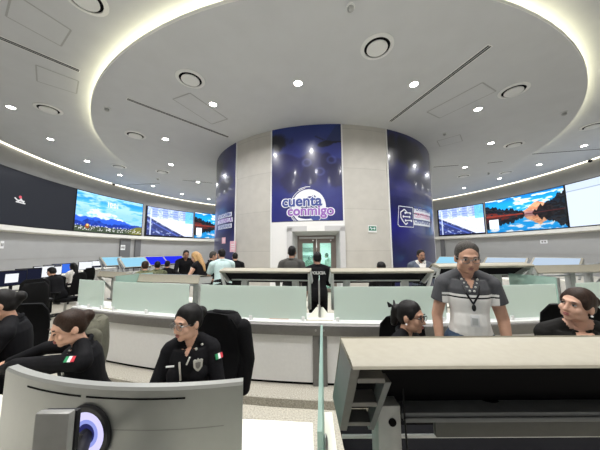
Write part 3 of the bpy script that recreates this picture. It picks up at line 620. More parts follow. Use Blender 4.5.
# ---- operator consoles: tilted display hoods seen from behind
tray_m = mat('tray_grey', (.15, .158, .165), .5, .1); apron_m = mat('apron_grey', (.085, .086, .080), .6); stand_m = mat('stand_grey', (.20, .20, .19), .4, .2)
cyan_s = emis('screen_cyan', hexc(150, 208, 235), 1.); blue_s = emis('screen_blue', hexc(40, 50, 235), 1.); pale_s = emis('screen_pale', hexc(190, 208, 228), .95)
def console(label, loc, rz, w, c, s, zt, lip, tray, scr, big=False):
    """+Y is the operator's side; c = near top edge -> far top edge, s = slope of the hood"""
    r = thing('operator_console', label, 'console', loc, rz, 'operator consoles with tilted hoods')
    A = V((0, 0, zt - c[1])); Bp = A + V((0, c[0], c[1])); D = A + V((0, s[0], s[1])); E = Bp + V((0, s[0], s[1]))
    h = w/2; X = lambda p, x: V((x, p.y, p.z))
    u = V((0, 0, -lip)); n = (Bp - A).normalized()
    cap = [A + V((0, .012, 0)), Bp + V((0, -.008, 0)), Bp + V((0, 0, -.01)), Bp + u, A + V((0, .02, 0)) + u, A + V((0, .004, -lip + .012)), A + V((0, 0, -.012))]
    obj('hood_top', B().prism([X(p, -h) for p in cap], (w, 0, 0)), cream_m, r, 50)
    for sx in (-1, 1):
        x0 = sx*h; pl = [A + u*.9 + V((0, .02, 0)), Bp + u, E, D]
        obj('hood_side', B().prism([X(p, x0) for p in pl], (-sx*.024, 0, 0)), lgrey_m if not big else grey_m, r)
        sd = (D - A).normalized(); xi = sx*(h - .1); q0, q1 = A + sd*.09, D - sd*.005
        if big:
            lad = B(); obj('ladder_strut', B().prism([X(q0, xi), X(q1, xi), X(q1 + V((0, .05, 0)), xi), X(q0 + V((0, .05, 0)), xi)], (-sx*.018, 0, 0)), tray_m, r); lad.bm.free()
            for f in (.18, .52, .86):
                m = A + (D - A)*f + V((0, .03, 0)); obj('rung', B().box((sx*(h - .061), m.y, m.z), (.076, .05, .014), MX.Rotation(.25, 3, 'X')), grey_m, r)
        arm = [V((sx*(h - .015), A.y + .03, A.z - lip)), V((sx*(h - .05), D.y*.8 + .1, .78))]
        if not big: obj('support_arm', B().cone(arm[0], arm[1], .022, .03, 10), lgrey_m, r)
        lx = sx*(h - (.185 if big else .27)); zc = tray[1] + .03
        col = B().box((lx, tray[0] + .035 if big else tray[0] + .06, zc/2 + .02), (.085 if big else .10, .09, zc - .04), None, .006)
        cl = obj('lift_column', col, lgrey_m, r)
        obj('foot', B().box((lx, tray[0] + .1, .02), (.09, .62, .04), None, .008), grey_m, r)
        if big: obj('bolt', B().cone((lx - sx*.01, tray[0] - .014, zc - .055), (lx - sx*.01, tray[0] - .008, zc - .055), .014, .014, 14), void_m, r)
    tk = V((0, s[1], -s[0])).normalized()*.02
    if tk.z > 0: tk = -tk
    pl = [Bp + u, E, E + tk*2, Bp + u + tk*2]
    obj('display_back', B().prism([X(p, -h + .026) for p in pl], (w - .052, 0, 0)), void_m, r)
    up = V((0, -s[1], s[0])).normalized(); a0 = Bp*.94 + E*.06 + up*.004; a1 = Bp*.05 + E*.95 + up*.004
    obj('bezel', B().prism([X(p, -h) for p in (Bp + u*.2, E, E + up*.003, Bp + up*.003)], (w, 0, 0)), cream_m, r)
    obj('display', B().prism([X(p, -h + .05) for p in (a0, a1, a1 + up*.003, a0 + up*.003)], (w - .1, 0, 0)), scr, r)
    ty, tz, td, inset = tray
    obj('equipment_tray', B().box((0, ty + td/2, tz - .012), (w - 2*inset, td, .022), None, .004), tray_m if big else lgrey_m, r)
    if big:
        obj('tray_edge', B().box((0, ty - .002, tz - .022), (w - 2*inset - .01, .014, .016), None, .003), tray_m, r)
        obj('tray_apron', B().box((.06, ty + .006, tz - .052), (w - 2*inset - .12, .02, .062), None, .003), apron_m, r, label='dark lower apron under the tray')
        for x in (-.33, .25): obj('cable_port', B().ell((x, ty + td*.5, tz + .001), (.035, .022, .003), MX.Rotation(-.3, 3, 'Z')), void_m, r)
        obj('cross_rail', B().cone((-h + .03, ty + .10, tz - .15), (h - .03, ty + .10, tz - .15), .007, .007, 8), rim_m, r)
        obj('cable', B().tube([V((-h + .25, ty + .02, tz + .1)), V((-h + .232, ty - .03, tz)), V((-h + .245, ty - .035, .7)), V((-h + .26, ty, .1))], .0035), black_m, r)
        obj('cable', B().tube([V((-.25, ty + .3, .68)), V((-.1, ty + .1, .55)), V((.15, ty + .1, .6)), V((.3, ty + .3, .72))], .008), black_m, r)
    wd = .2 if big else .44; obj('worktop', B().box((0, max(E.y, ty + td) + .02 + wd/2, .755), (w - (.12 if big else .22), wd, .026), None, .006), void_m if big else desk_m, r)
    return r
def ring_console(t, label, zt, scr=pale_s, w=1.5, R=12.12, c=(.15, .025), s=(.26, -.21), lip=.04, rz=0.):
    return console(label, P(R, D2(t)), D2(t + rz), w, c, s, zt, lip, (.30, zt - .185, .10, .06), scr)
ring_console(-8.7, 'console hood with cream top, left of the two in the middle of the ring', 1.39, w=1.36)
ring_console(-.75, 'console hood with cream top, right of the two in the middle of the ring', 1.39, w=1.42)
ring_console(-17.3, 'lowered console hood lying nearly flat, seen left behind the frosted glass', 1.275, w=1.5, c=(.05, .10), s=(.34, -.06), lip=.03, rz=4)
ring_console(6.5, 'console hood just right of the standing man', 1.45)
ring_console(14.0, 'lowered console hood above the head of the woman in the blazer', 1.40, w=1.35, c=(.06, .09), s=(.34, -.07), lip=.03, rz=-6)
ring_console(21.3, 'console hood cut by the right picture edge', 1.42, w=1.4, c=(.06, .09), s=(.34, -.07), lip=.03)
ring_console(-24.4, 'console hood at the far left end of the counter ring', 1.26, w=1.0, R=11.9, c=(.06, .08), s=(.30, -.10), lip=.03)
for px, d, sc_, lb, rz, w in ((131, 8.0, cyan_s, 'console with a pale cyan tilted display, at left beyond the glass', -122, .8), (110, 8.8, cyan_s, 'console with a pale display, leftmost of those facing the room', -118, .7),
                           (150, 9.0, blue_s, 'console with a deep blue display, left of the two blue ones', -124, .9), (170, 10.0, blue_s, 'console with a deep blue display, nearest the column', -126, .95),
                           (455, 9.2, cyan_s, 'console with a pale display seen behind the standing man', 128, 1.1), (507, 8.0, pale_s, 'console with a bluish display at right, near the wall', 124, 1.1), (558, 7.6, pale_s, 'console with a pale violet display, rightmost of those facing the room', 120, 1.1)):
    p = at_y(px, 262, d); console(lb, (p.x, p.y, 0), D2(rz), w, (.05, .05), (.48, -.30), 1.46 if px < 300 else 1.38, .03, (.46, 1.0, .1, .1), sc_)
console('large cream-topped console filling the lower right foreground, dark and open behind', (1.075, .66, 0), 0, 1.88, (.185, .004), (.25, -.33), 1.357, .018, (.29, 1.055, .15, .235), pale_s, True)
# ---- foreground desk at the left, clear divider
b = B().prism([(-2.7, 1.66, .725), (-2.2, 1.70, .725), (-1.8, 1.60, .725), (-1.2, 1.46, .725), (-.6, 1.41, .725), (-.31, 1.39, .725), (.06, 1.36, .725), (.042, .45, .725), (-1.2, .5, .725), (-2.7, .85, .725)], (0, 0, .028))
r = thing('desk', 'white desktop in the left foreground under the curved monitor', 'desk', (-1, 1, 0)); o = obj('worktop', b, desk_m, r); o.location = (1, -1, 0)
for x, y in ((-1.35, -.05), (.85, -.2)): obj('leg', B().box((x, y, .36), (.06, .5, .72), None, .005), lgrey_m, r)
r = thing('filler_shelf', 'narrow white shelf between the clear divider and the cream-topped console', 'shelf', (.12, 1, 0)); o = obj('board', B().prism([(.058, .5, .725), (.13, .5, .725), (.172, 1.44, .725), (.13, 1.44, .725)], (0, 0, .028)), desk_m, r); o.location = (-.12, -1, 0)
obj('leg', B().box((-.005, .1, .36), (.03, .4, .72)), lgrey_m, r)
pn, pf = at_y(320, 450, .62), at_y(321.6, 325, 1.44); dv = (V((pf.x, pf.y, 0)) - V((pn.x, pn.y, 0))); an = math.atan2(-dv.x, dv.y)
r = thing('glass_divider', 'clear upright divider with green edge in the foreground, nearest the camera', 'glass panel', ((pn.x + pf.x)/2, (pn.y + pf.y)/2, 0), an, 'clear dividers')
zt0 = pf.z; obj('glass', B().box((0, 0, (zt0 + .755)/2), (.012, dv.length, zt0 - .755)), edge_m, r)
obj('clamp', B().ell((.012, .12, .80), (.012, .03, .045)), chrome_m, r)
# ---- ultrawide curved monitor seen from behind
def circ3(a, b_, c):
    ax, ay, bx, by, cx, cy = *a, *b_, *c; d = 2*(ax*(by-cy) + bx*(cy-ay) + cx*(ay-by))
    ux = ((ax*ax+ay*ay)*(by-cy) + (bx*bx+by*by)*(cy-ay) + (cx*cx+cy*cy)*(ay-by))/d; uy = ((ax*ax+ay*ay)*(cx-bx) + (bx*bx+by*by)*(ax-cx) + (cx*cx+cy*cy)*(bx-ax))/d
    return ux, uy, math.hypot(ax-ux, ay-uy)
q0, q1, q2 = at_z(6, 367.5, 1.15), at_z(110, 387.3, 1.15), at_z(243, 382.3, 1.15)
mx_, my_, mr_ = circ3(q0[:2], q1[:2], q2[:2]); tm = lambda p: math.atan2(p[0] - mx_, my_ - p[1]); ta, tb_ = tm(q0), tm(q2)
mon = thing('curved_monitor', 'wide curved silver monitor seen from behind, glowing ring on its back', 'monitor', (q1.x, q1.y, .753))
def monpart(name, b, m, **k): o = obj(name, b, m, mon, **k); o.location = -V(mon.location); return o
zb_ = .80
monpart('back_shell', B().arc([(mr_ - .035, zb_), (mr_ - .008, zb_), (mr_, zb_ + .012), (mr_, 1.14), (mr_ - .006, 1.15), (mr_ - .035, 1.15)], ta, tb_, 40, False, (mx_, my_)), silver_m, smooth=30)
monpart('screen', B().arc([(mr_ - .045, zb_ + .01), (mr_ - .036, zb_ + .01), (mr_ - .036, 1.14), (mr_ - .045, 1.14)], ta + .01, tb_ - .01, 40, False, (mx_, my_)), emis('monitor_face', (.15, .2, .3), .6))
for a, c_, lb in ((23, 74, 'left'), (101, 184, 'right')):
    za = 1.112; pa_, pb_ = at_z(a, 388, za), at_z(c_, 400, za)
    t0, t1 = ((-1)*0 + (tm(pa_))), tm(pb_)
    monpart('vent_slot', B().arc([(mr_ - .004, za - .003), (mr_ + .0015, za - .003), (mr_ + .0015, za + .003), (mr_ - .004, za + .003)], t0, t1, 16, False, (mx_, my_)), void_m)
monpart('panel_seam', B().arc([(mr_ - .004, 1.005), (mr_ + .0008, 1.005), (mr_ + .0008, 1.008), (mr_ - .004, 1.008)], tb_ - .42, tb_ - .04, 16, False, (mx_, my_)), grey_m)
tr_ = tm(at_z(80, 440, .985)); pr = V((mx_ + (mr_ + .001)*math.sin(tr_), my_ - (mr_ + .001)*math.cos(tr_), .99)); MR = MX.Translation(pr - V(mon.location)) @ MX.Rotation(tr_, 4, 'Z') @ MX.Rotation(PI/2, 4, 'X')
def ringpart(name, prof, m, lb=None): o = obj(name, B().lathe(prof, seg=56, close=True), m, mon, label=lb); o.matrix_local = MR
ringpart('ring_bezel', [(.076, 0), (.099, 0), (.099, .008), (.093, .012), (.076, .010)], black_m)
ringpart('light_ring', [(.048, .002), (.076, .002), (.076, .006), (.048, .006)], emis('glow_lavender', hexc(205, 200, 245), 1.1), 'glowing lavender ring')
ringpart('inner_light_ring', [(.035, .002), (.048, .002), (.048, .007), (.035, .007)], emis('glow_blue', hexc(150, 160, 235), .9))
ringpart('core_ring', [(.019, .001), (.035, .001), (.035, .006), (.019, .006)], emis('glow_navy', hexc(60, 62, 130), .5))
ringpart('hub', [(.001, 0), (.019, 0), (.019, .03), (.001, .03)], black_m)
pk0, pk1 = at_y(38.5, 411, .70), at_y(73, 411, .70); kx = (pk0.x + pk1.x)/2; kz = pk0.z
neck = B().box((kx, .70, (kz + .77)/2), (pk1.x - pk0.x, .022, kz - .77), None, .006)
monpart('stand_neck', neck, stand_m); monpart('neck_core', B().box((kx + .002, .718, (kz + .77)/2 - .003), (pk1.x - pk0.x + .001, .014, kz - .776), None, .004), black_m)
monpart('neck_arm', B().cone((kx + .015, .725, .96), tuple(pr), .024, .018), black_m)
monpart('stand_base', B().box((kx, .74, .760), (.26, .30, .014), None, .006), lgrey_m)
# ---- desks along the left with ordinary monitors
LD0, LD1 = -39, -84
r = thing('curved_desk', 'long pale curved desk with a row of monitors, at left below the dark screen', 'desk', P(12.6, D2(-50))); p0 = V(r.location)
o = obj('worktop', B().arc([(12.15, .72), (13.0, .72), (13.0, .75), (12.15, .75)], D2(LD1), D2(LD0), 40), desk_m, r); o.location = -p0
o = obj('modesty_panel', B().arc([(12.9, .0), (12.93, .0), (12.93, .72), (12.9, .72)], D2(LD1), D2(LD0), 40), white_m, r); o.location = -p0
MONP = {}
def desk_monitor(px, d, rz, scr, label, w=.52):
    p = at_y(px, 280, d); loc = (p.x, p.y, .751)
    r = thing('desk_monitor', label, 'monitor', loc, D2(rz), 'monitors on the curved desk')
    obj('housing', B().box((0, 0, .30), (w, .035, .36), None, .006), black_m, r)
    if scr is not None: obj('display', B().box((0, .019, .30), (w - .03, .003, .32)), scr, r)
    obj('stand', B().box((0, -.03, .09), (.05, .03, .18)), black_m, r); obj('base', B().box((0, 0, .006), (.22, .18, .012), None, .003), black_m, r); return r
wht = emis('screen_white', (.85, .87, .92), 1.); dk = emis('screen_dark', (.012, .014, .03), 1.); bl2 = emis('screen_lightblue', hexc(60, 110, 225), 1.)
m1 = desk_monitor(12.5, 5.7, -96, dk, 'dark monitor with one white window, nearest on the curved desk'); obj('open_window', B().box((.03, .021, .30), (.24, .002, .2)), wht, m1)
desk_monitor(28, 6.4, -98, dk, 'dark monitor second along the curved desk', .56)
desk_monitor(42.5, 7.4, -100, wht, 'white monitor behind the person in black, left half'); m3 = desk_monitor(51.5, 8.1, -102, wht, 'white monitor half hidden behind the head of the person in black'); obj('title_bar', B().box((0, .021, .43), (.46, .002, .05)), dk, m3)
desk_monitor(60.5, 8.8, -104, bl2, 'blue monitor beside the woman in the white shirt', .6)
desk_monitor(84, 10.6, -108, wht, 'small white monitor right of the woman in the white shirt'); m4 = desk_monitor(93, 11.4, -110, wht, 'small far monitor second from the right end of the row'); obj('dark_frame', B().box((0, .021, .2), (.49, .002, .08)), dk, m4); desk_monitor(101.5, 12.3, -112, dk, 'small far dark monitor at the right end of the row')
p = at_z(30, 284, .752); tag(obj('paper_sheet', B().box(p + V((0, 0, .004)), (.5, .3, .004), MX.Rotation(.6, 3, 'Z')), portal_m), 'white papers lying on the curved desk by the dark monitors', 'paper')
p = at_z(275, 324.2, .806); p = P(12.47, theta(p), .81); tag(obj('folder', B().box(p, (.24, .08, .012), MX.Rotation(theta(p), 3, 'Z')), mat('orange_card', (.70, .24, .12), .6)), 'orange folder lying on the counter behind the middle frosted pane', 'folder')
# ---- office chairs
def office_chair(label, loc, rz, group='black office chairs', prov={}):
    if prov: return dup(prov['r'], loc, rz, label)
    r = thing('office_chair', label, 'chair', loc, rz, group); prov['r'] = r
    obj('seat', B().box((0, .02, .45), (.50, .48, .09), None, .04, 4), fabric_m, r)
    rings = []
    for k in range(9):
        z = .56 + .56*k/8; w = .235 - .03*abs(k - 3)/4 - (.05 if k == 8 else 0); y = -.24 - .05*math.sin(k/8*PI*.9) - .06*k/8
        rings.append([V((w*math.cos(a)*(abs(math.cos(a))**-.4 if abs(math.cos(a)) > .05 else 1), y + .035*math.sin(a) + .05*(math.cos(a)**2), z)) for a in [T2*i/20 for i in range(20)]])
    obj('backrest', B().loft(rings), fabric_m, r, 60)
    obj('back_stem', B().tube([V((0, -.1, .40)), V((0, -.3, .42)), V((0, -.33, .70))], .025), black_m, r)
    for s in (-1, 1):
        a = obj('armrest', B().tube([V((s*.26, .05, .42)), V((s*.30, .05, .45)), V((s*.30, .03, .64))], .018), black_m, r); obj('arm_pad', B().box((s*.30, .04, .655), (.07, .26, .03), None, .012), black_m, a)
    obj('gas_column', B().cone((0, 0, .09), (0, 0, .42), .03, .022), chrome_m, r)
    for k in range(5):
        a = T2*k/5 + .3; d = V((math.cos(a), math.sin(a), 0)); l = obj('base_leg', B().cone(V((0, 0, .10)), d*.30 + V((0, 0, .075)), .026, .018, 8), black_m, r)
        n = V((-d.y, d.x, 0))*.02; obj('caster', B().cone(d*.30 - n + V((0, 0, .028)), d*.30 + n + V((0, 0, .028)), .028, .028, 12), black_m, l)
    return r
def face(px, d, deg, off=0.): p = at_y(px, 300, d); return (p.x, p.y, 0), D2(deg)
CH = [(-2.02, 1.97, 122, 'black office chair of the leaning woman, under the olive jacket', .94), (-.80, 1.88, 158, 'black office chair of the bespectacled woman in uniform', .97),
      (.86, 2.04, 165, 'black office chair of the woman with the hair claw', .92), (2.17, 1.80, 159, 'black office chair with a rounded back behind the woman in the blazer', 1.05),
      (-2.75, 2.25, 190, 'black office chair at the left picture edge', 1.), (-4.9, 4.3, 85, 'empty black office chair nearest at the curved desk', 1.), (-5.5, 5.0, 60, 'empty black office chair second along the curved desk', 1.),
      (-6.0, 6.3, 95, 'black office chair under the person in black at the curved desk', 1.), (-7.3, 8.1, 95, 'black office chair under the woman in the white shirt', 1.)]
CO = []
for x, y, a, lb, k in CH: c = office_chair(lb, (x, y, 0), D2(a)); c.scale = (k, k, k); CO.append(c)
def draped(label, loc, rz, m, sleeve=1):
    r = thing('jacket', label, 'jacket', loc, rz); rings = []
    for k in range(11):
        f = k/10; z = .46 + .69*f; w = .27 - .015*f - (.03 if k == 9 else .09 if k == 10 else 0); y = -.27 - .05*math.sin(f*PI*.9) - .05*f; wob = .012*math.sin(k*1.7)
        rings.append([V(((w + wob*math.sin(3*a))*math.copysign(abs(math.cos(a))**.7, math.cos(a)), y + (.075 + .012*math.sin(5*a + k*.4))*math.sin(a) + .03*math.cos(a)**2, z)) for a in [T2*i/28 for i in range(28)]])
    obj('body', B().loft(rings), m, r, 70)
    obj('collar', B().tube([V((.12*math.cos(a), -.37 + .06*math.sin(a), 1.13 + .02*math.sin(a))) for a in [PI*i/8 for i in range(9)]], .026), m, r, 70)
    for s in (-1, 1):
        obj('sleeve', B().cap((s*.21, -.34, 1.04), (s*.255, -.35, .78), .07, .062).cap((s*.255, -.35, .78), (s*.25, -.31, .56), .062, .05), m, r, 70)
    return r
olive_m = mat('olive_cloth', (.085, .082, .058), .9, noise=.15, scale=40); jblack_m = mat('jacket_black', (.005, .005, .006), .8, noise=.2, scale=60, spec=.12)
draped('olive green jacket draped over the chair back of the leaning woman', CH[0][:2] + (0,), D2(CH[0][2]), olive_m).scale = (.94,)*3
draped('black jacket draped over the chair of the bespectacled woman', CH[1][:2] + (0,), D2(CH[1][2]), jblack_m).scale = (.97,)*3

# ================================================================== PEOPLE
skin_a = mat('skin_light', (.56, .33, .235), .55, noise=.04, scale=25); skin_b = mat('skin_tan', (.43, .24, .16), .55, noise=.05, scale=25); skin_m = mat('skin_medium', (.50, .285, .195), .55, noise=.05, scale=25); skin_c = mat('skin_brown', (.30, .155, .10), .55, noise=.05, scale=25)
hair_k = mat('hair_black', (.007, .006, .006), .5, noise=.4, scale=120, spec=.2); hair_b = mat('hair_brown', (.026, .014, .009), .5, noise=.5, scale=120, spec=.2); hair_g = mat('hair_greying', (.060, .055, .050), .7, noise=.6, scale=160, spec=.15); hair_y = mat('hair_blonde', (.42, .25, .10), .5, noise=.4, scale=90)
eye_w = mat('eye_white', (.72, .70, .68), .25, noise=.0); eye_d = mat('eye_dark', (.02, .012, .01), .15); lip_m = mat('lips', (.33, .10, .09), .4); lip_d = mat('lips_tan', (.32, .15, .12), .45)
unif = mat('uniform_black', (.005, .005, .0065), .8, noise=.2, scale=50, spec=.15); blaz = mat('blazer_black', (.011, .0105, .010), .8, noise=.15, scale=50, spec=.15); charc = mat('polo_charcoal', (.055, .056, .062), .85, noise=.1, scale=60); polo_w = mat('polo_white', (.72, .71, .68), .85, noise=.03)
jean = mat('denim', (.05, .085, .15), .9, noise=.25, scale=90); trou = mat('trousers_black', (.006, .006, .007), .85, spec=.15); mint = mat('shirt_mint', (.45, .58, .58), .85); whites = mat('shirt_white', (.70, .68, .64), .85); suit = mat('suit_blue_grey', (.07, .085, .12), .8); shoe_m = mat('shoe_black', (.012, .012, .012), .4); camo = mat('shirt_olive', (.12, .13, .07), .9, noise=.5, scale=25); grn = mat('flag_green', (.02, .25, .10), .7); red_ = mat('flag_red', (.55, .03, .05), .7); glint = mat('badge_silver', (.50, .50, .47), .35, .4)
def remesh(b, vox, it=3):
    me = bpy.data.meshes.new('t'); b.bm.to_mesh(me); b.bm.free(); o = bpy.data.objects.new('t', me); COL.objects.link(o)
    r = o.modifiers.new('r', 'REMESH'); r.mode = 'VOXEL'; r.voxel_size = vox
    s = o.modifiers.new('s', 'SMOOTH'); s.factor = .5; s.iterations = it
    bpy.context.view_layer.update(); me2 = bpy.data.meshes.new_from_object(o.evaluated_get(bpy.context.evaluated_depsgraph_get()))
    bpy.data.objects.remove(o); bpy.data.meshes.remove(me); return me2
def mobj(name, me, mats, par, label=None, fn=None, extra=None):
    """mesh -> child object; fn(centre) picks a material; extra = [(B, material index)] joined in as they are"""
    mi = None
    if extra:
        bm = bmesh.new(); bm.from_mesh(me)
        for b, k in extra:
            t = bpy.data.meshes.new('t'); b.bm.to_mesh(t); b.bm.free(); n = len(bm.faces); bm.from_mesh(t); bpy.data.meshes.remove(t); bm.faces.ensure_lookup_table()
            for f in bm.faces[n:]: f.material_index = k
        bm.to_mesh(me); bm.free()
    me.name = name
    for m in mats: me.materials.append(m)
    if fn:
        for p in me.polygons: p.material_index = fn(p.center)
    me.polygons.foreach_set('use_smooth', [True]*len(me.polygons)); me.update()
    o = bpy.data.objects.new(name, me); COL.objects.link(o); o.parent = par
    if label: o['label'] = label
    return o
def hand_prims(w, d, nrm, side, big=1., curl=.5):
    """palm and five separate fingers from wrist w along d; nrm = direction the palm faces"""
    d = V(d).normalized(); nrm = (V(nrm) - d*V(nrm).dot(d)).normalized(); lat = d.cross(nrm).normalized(); th_ = lat*(1 if side > 0 else -1)
    M = MX((lat, d, nrm)).transposed(); q = []
    q.append(('e', w + d*.048*big, (.040*big, .052*big, .017*big), M)); q.append(('c', w - d*.02, w + d*.03, .026*big, .027*big))
    for k, L in zip((-1.5, -.5, .5, 1.5), (.060, .074, .080, .070) if side > 0 else (.070, .080, .074, .060)):
        a = w + d*.088*big + lat*k*.0205*big; d1 = (d + nrm*curl*.6 + lat*k*.06).normalized(); m = a + d1*L*.5*big; d2 = (d + nrm*curl*1.6).normalized(); e = m + d2*L*.5*big
        q += [('c', a - d*.015, m, .0088*big, .0084*big), ('c', m, e, .0084*big, .0070*big)]
    a = w + d*.028*big + th_*.030*big; m = a + (d*.7 + th_*.7 + nrm*.2).normalized()*.042*big; e = m + (d*.95 + th_*.15 + nrm*.3).normalized()*.034*big
    q += [('c', a, m, .0125*big, .0105*big), ('c', m, e, .0105*big, .0085*big)]; return q
def put(b, prims, seg=12):
    for p in prims:
        if p[0] == 'c': b.cap(p[1], p[2], p[3], p[4], seg)
        else: b.ell(p[1], p[2], p[3] if len(p) > 3 else None, 18, 12)
def frame(R3, o): m = R3.to_4x4(); m.translation = o; return m
def person(label, px, py, d, rz, pose='stand', lean=4, side=0, hy=0, hp=5, hr=0, sex='m', skin=skin_a, hair='short', hm=hair_k, top=unif, sleeve='long', tname='jacket', bot=trou, arms='hang', q=0, extras=(), width=1., topfn=None, topm=(), belly=0., face3=True, lip=None, hem=-.1, slf=.72, closed=False):
    sit = pose == 'sit'; vox = .0065 if q else .013; s = 1.
    tgt = at_y(px, py, d); rzr = D2(rz); Rz = MX.Rotation(rzr, 3, 'Z')
    T3 = MX.Rotation(D2(side), 3, 'Y') @ MX.Rotation(-D2(lean), 3, 'X')
    H3 = T3 @ MX.Rotation(D2(hy), 3, 'Z') @ MX.Rotation(D2(lean - hp), 3, 'X') @ MX.Rotation(D2(hr), 3, 'Y')
    nk = V((0, .005, .515)); hoff = V((0, .022, .108))
    base = T3 @ nk + H3 @ hoff
    zp = tgt.z - base.z
    if not sit:
        s = tgt.z/(base.z + .93); zp = .93*s
    else: s = 1.
    xy = tgt - Rz @ (V((base.x, base.y, 0))*s); loc = V((xy.x, xy.y, 0))
    r = thing('person', label, 'person', loc, rzr)
    T = frame(T3*s, V((0, 0, zp))); H = frame(H3*s, T @ nk + H3 @ hoff*s)
    W = width; f = .93 if sex == 'f' else 1.
    sw = (.165 if sex == 'f' else .190)*W
    tor = [(-.13, .135*W, .10, 0), (-.06, .168*W, .122, 0), (.02, .168*W, .122, 0), (.12, .140*W*f, .105, .004), (.20, .138*W*f, .104, .008), (.30, .155*W*f, .118, .010), (.38, .160*W*f, .115, .005), (.445, .135*W*f, .09, 0), (.475, .085, .07, 0), (.50, .05, .05, 0)]
    def torso(b, g, lo=-.2, hi=.47):
        lv = [l for l in tor if lo < l[0] <= hi]
        for p0_, p1_ in zip(tor, tor[1:]):
            if p0_[0] <= lo < p1_[0]: k_ = (lo - p0_[0])/(p1_[0] - p0_[0]); lv.insert(0, tuple(a_ + (b_ - a_)*k_ for a_, b_ in zip(p0_, p1_)))
        rg = [[T @ V((rx*1. * math.cos(a) + g*math.cos(a), cy + (ry + g)*math.sin(a), t)) for a in [T2*i/28 for i in range(28)]] for t, rx, ry, cy in lv]
        b.loft(rg)
        b.ell(T @ V((0, -.022, .462)), (.078 + g, .052 + g, .036), T3)
        if sex == 'f':
            for x in (-1, 1): b.ell(T @ V((x*.072*min(1, W), .082, .285)), (.060 + g,)*3)
        if belly: b.ell(T @ V((0, .022 + belly*.5, .12)), (.140*W + g, .090 + belly*.5 + g, .22))
        for x in (-1, 1): b.ell(T @ V((x*sw, -.004, .402)), (.056*f + g,)*3); b.cap(T @ V((x*.05, -.015, .475)), T @ V((x*sw*.95, -.01, .42)), .040 + g, .048 + g)
    # limbs
    zpel = zp
    AR = {'hang': lambda x: ((x*.265*W, -.01, .14), (x*.27*W, .07, -.10)), 'desk': lambda x: ((x*.25, .16, .17), (x*.15, .40, .13)), 'lap': lambda x: ((x*.24, .02, .15), (x*.10, .26, .06)), 'type': lambda x: ((x*.215, .10, .16), (x*.10, .36, .20)), 'cross': lambda x: ((x*.25, .06, .15), (-x*.06, .20, .22))}
    sh, el, wr, hd = [], [], [], []
    for x in (-1, 1):
        a = arms[0 if x < 0 else 1] if isinstance(arms, tuple) else arms
        e, w = AR[a](x) if isinstance(a, str) else a[-2:]
        if a[0] == 'w': e, w = [T.inverted() @ (Rz.inverted() @ (V(k) - loc)) for k in (e, w)]
        sh.append(T @ V((x*sw, -.004, .405))); el.append(T @ V(e)); wr.append(T @ V(w))
    hip = [T @ V((x*.088, 0, -.03)) for x in (-1, 1)]
    if sit: kn = [V((x*.12, .43, max(.47, zp - .02))) for x in (-1, 1)]; an = [V((x*.12, .40, .09)) for x in (-1, 1)]
    else: kn = [V((x*.095, .015, .50*s)) for x in (-1, 1)]; an = [V((x*.10, -.02, .09)) for x in (-1, 1)]
    b = B(); torso(b, 0); b.cap(T @ V((0, -.012, .44)), H @ V((0, -.022, -.05)), .053*s*f, .050*s*f)
    hands = []
    for i, x in enumerate((-1, 1)):
        b.cap(sh[i], el[i], .050*f*s, .040*f*s).cap(el[i], wr[i], .040*f*s, .027*f*s)
        fd = (wr[i] - el[i]).normalized(); nrm = V((-x, .2, 0)) if abs(fd.z) > .7 else V((0, .1, -1)); hands.append(hand_prims(wr[i], fd, nrm, -x if abs(fd.z) > .7 else x, .95*s if sex == 'f' else 1.03*s, .35))
        b.cap(hip[i], kn[i], .082*s, .056*s).cap(kn[i], an[i], .055*s, .036*s)
    ex = []
    if q:
        for h in hands: put(b, h)
    else:
        hb_ = B()
        for h in hands: put(hb_, h, 8)
        ex.append((hb_, 0))
    # head
    fw_ = 1.10 if belly else 1.
    def he(c, rr, rot=None): b.ell(H @ V(c), tuple(k*s for k in rr), (H3 @ rot) if rot else H3, 20, 14)
    he((0, -.010, .024), (.074, .092, .094)); he((0, .022, -.035), (.061*fw_, .066, .080)); he((0, .062, -.092), (.024, .020, .018))
    for x in (-1, 1): he((x*.040*fw_, .018, -.066), (.024*fw_, .045, .034)); he((x*.036*fw_, .060, -.028), (.026*fw_, .022, .026)); he((x*.076, -.006, -.012), (.010, .020, .031))
    he((0, .074, .030), (.046, .017, .012)); he((0, .079, -.062), (.024, .012, .014))
    b.cap(H @ V((0, .082, .014)), H @ V((0, .101, -.026)), .009*s, .012*s); he((0, .103, -.029), (.012, .012, .010)); he((.011, .094, -.031), (.008, .009, .007)); he((-.011, .094, -.031), (.008, .009, .007))
    if face3:
        def isl(k, lst):
            bb = B()
            for c, rr in lst: bb.ell(H @ V(c), tuple(z*s for z in rr), H3, 12, 8)
            ex.append((bb, k))
        isl(0 if closed else 1, [((x*.031, .0775 - (.006 if closed else 0), .009), (.0125, .0105, .0065)) for x in (-1, 1)])
        if not closed: isl(2, [((x*.031, .0865, .009), (.0062, .004, .0062)) for x in (-1, 1)])
        isl(3, [((x*.032, .0825 + (.005 if closed else 0), .0160 - (.010 if closed else 0)), (.0155, .0075, .0022)) for x in (-1, 1)] + [((x*.033, .0870, .033), (.0165, .007, .0030 if sex == 'f' else .0038)) for x in (-1, 1)])
        isl(4, [((0, .0895, -.056), (.021, .0065, .0045)), ((0, .0890, -.0655), (.018, .0065, .0055))])
    mobj('body', remesh(b, vox if q else .012, 3 if q else 2), [skin, eye_w, eye_d, hm if hm is not hair_y else hair_b, lip or (lip_m if sex == 'f' else lip_d)], r, None, None, ex)
    # hair
    b = B()
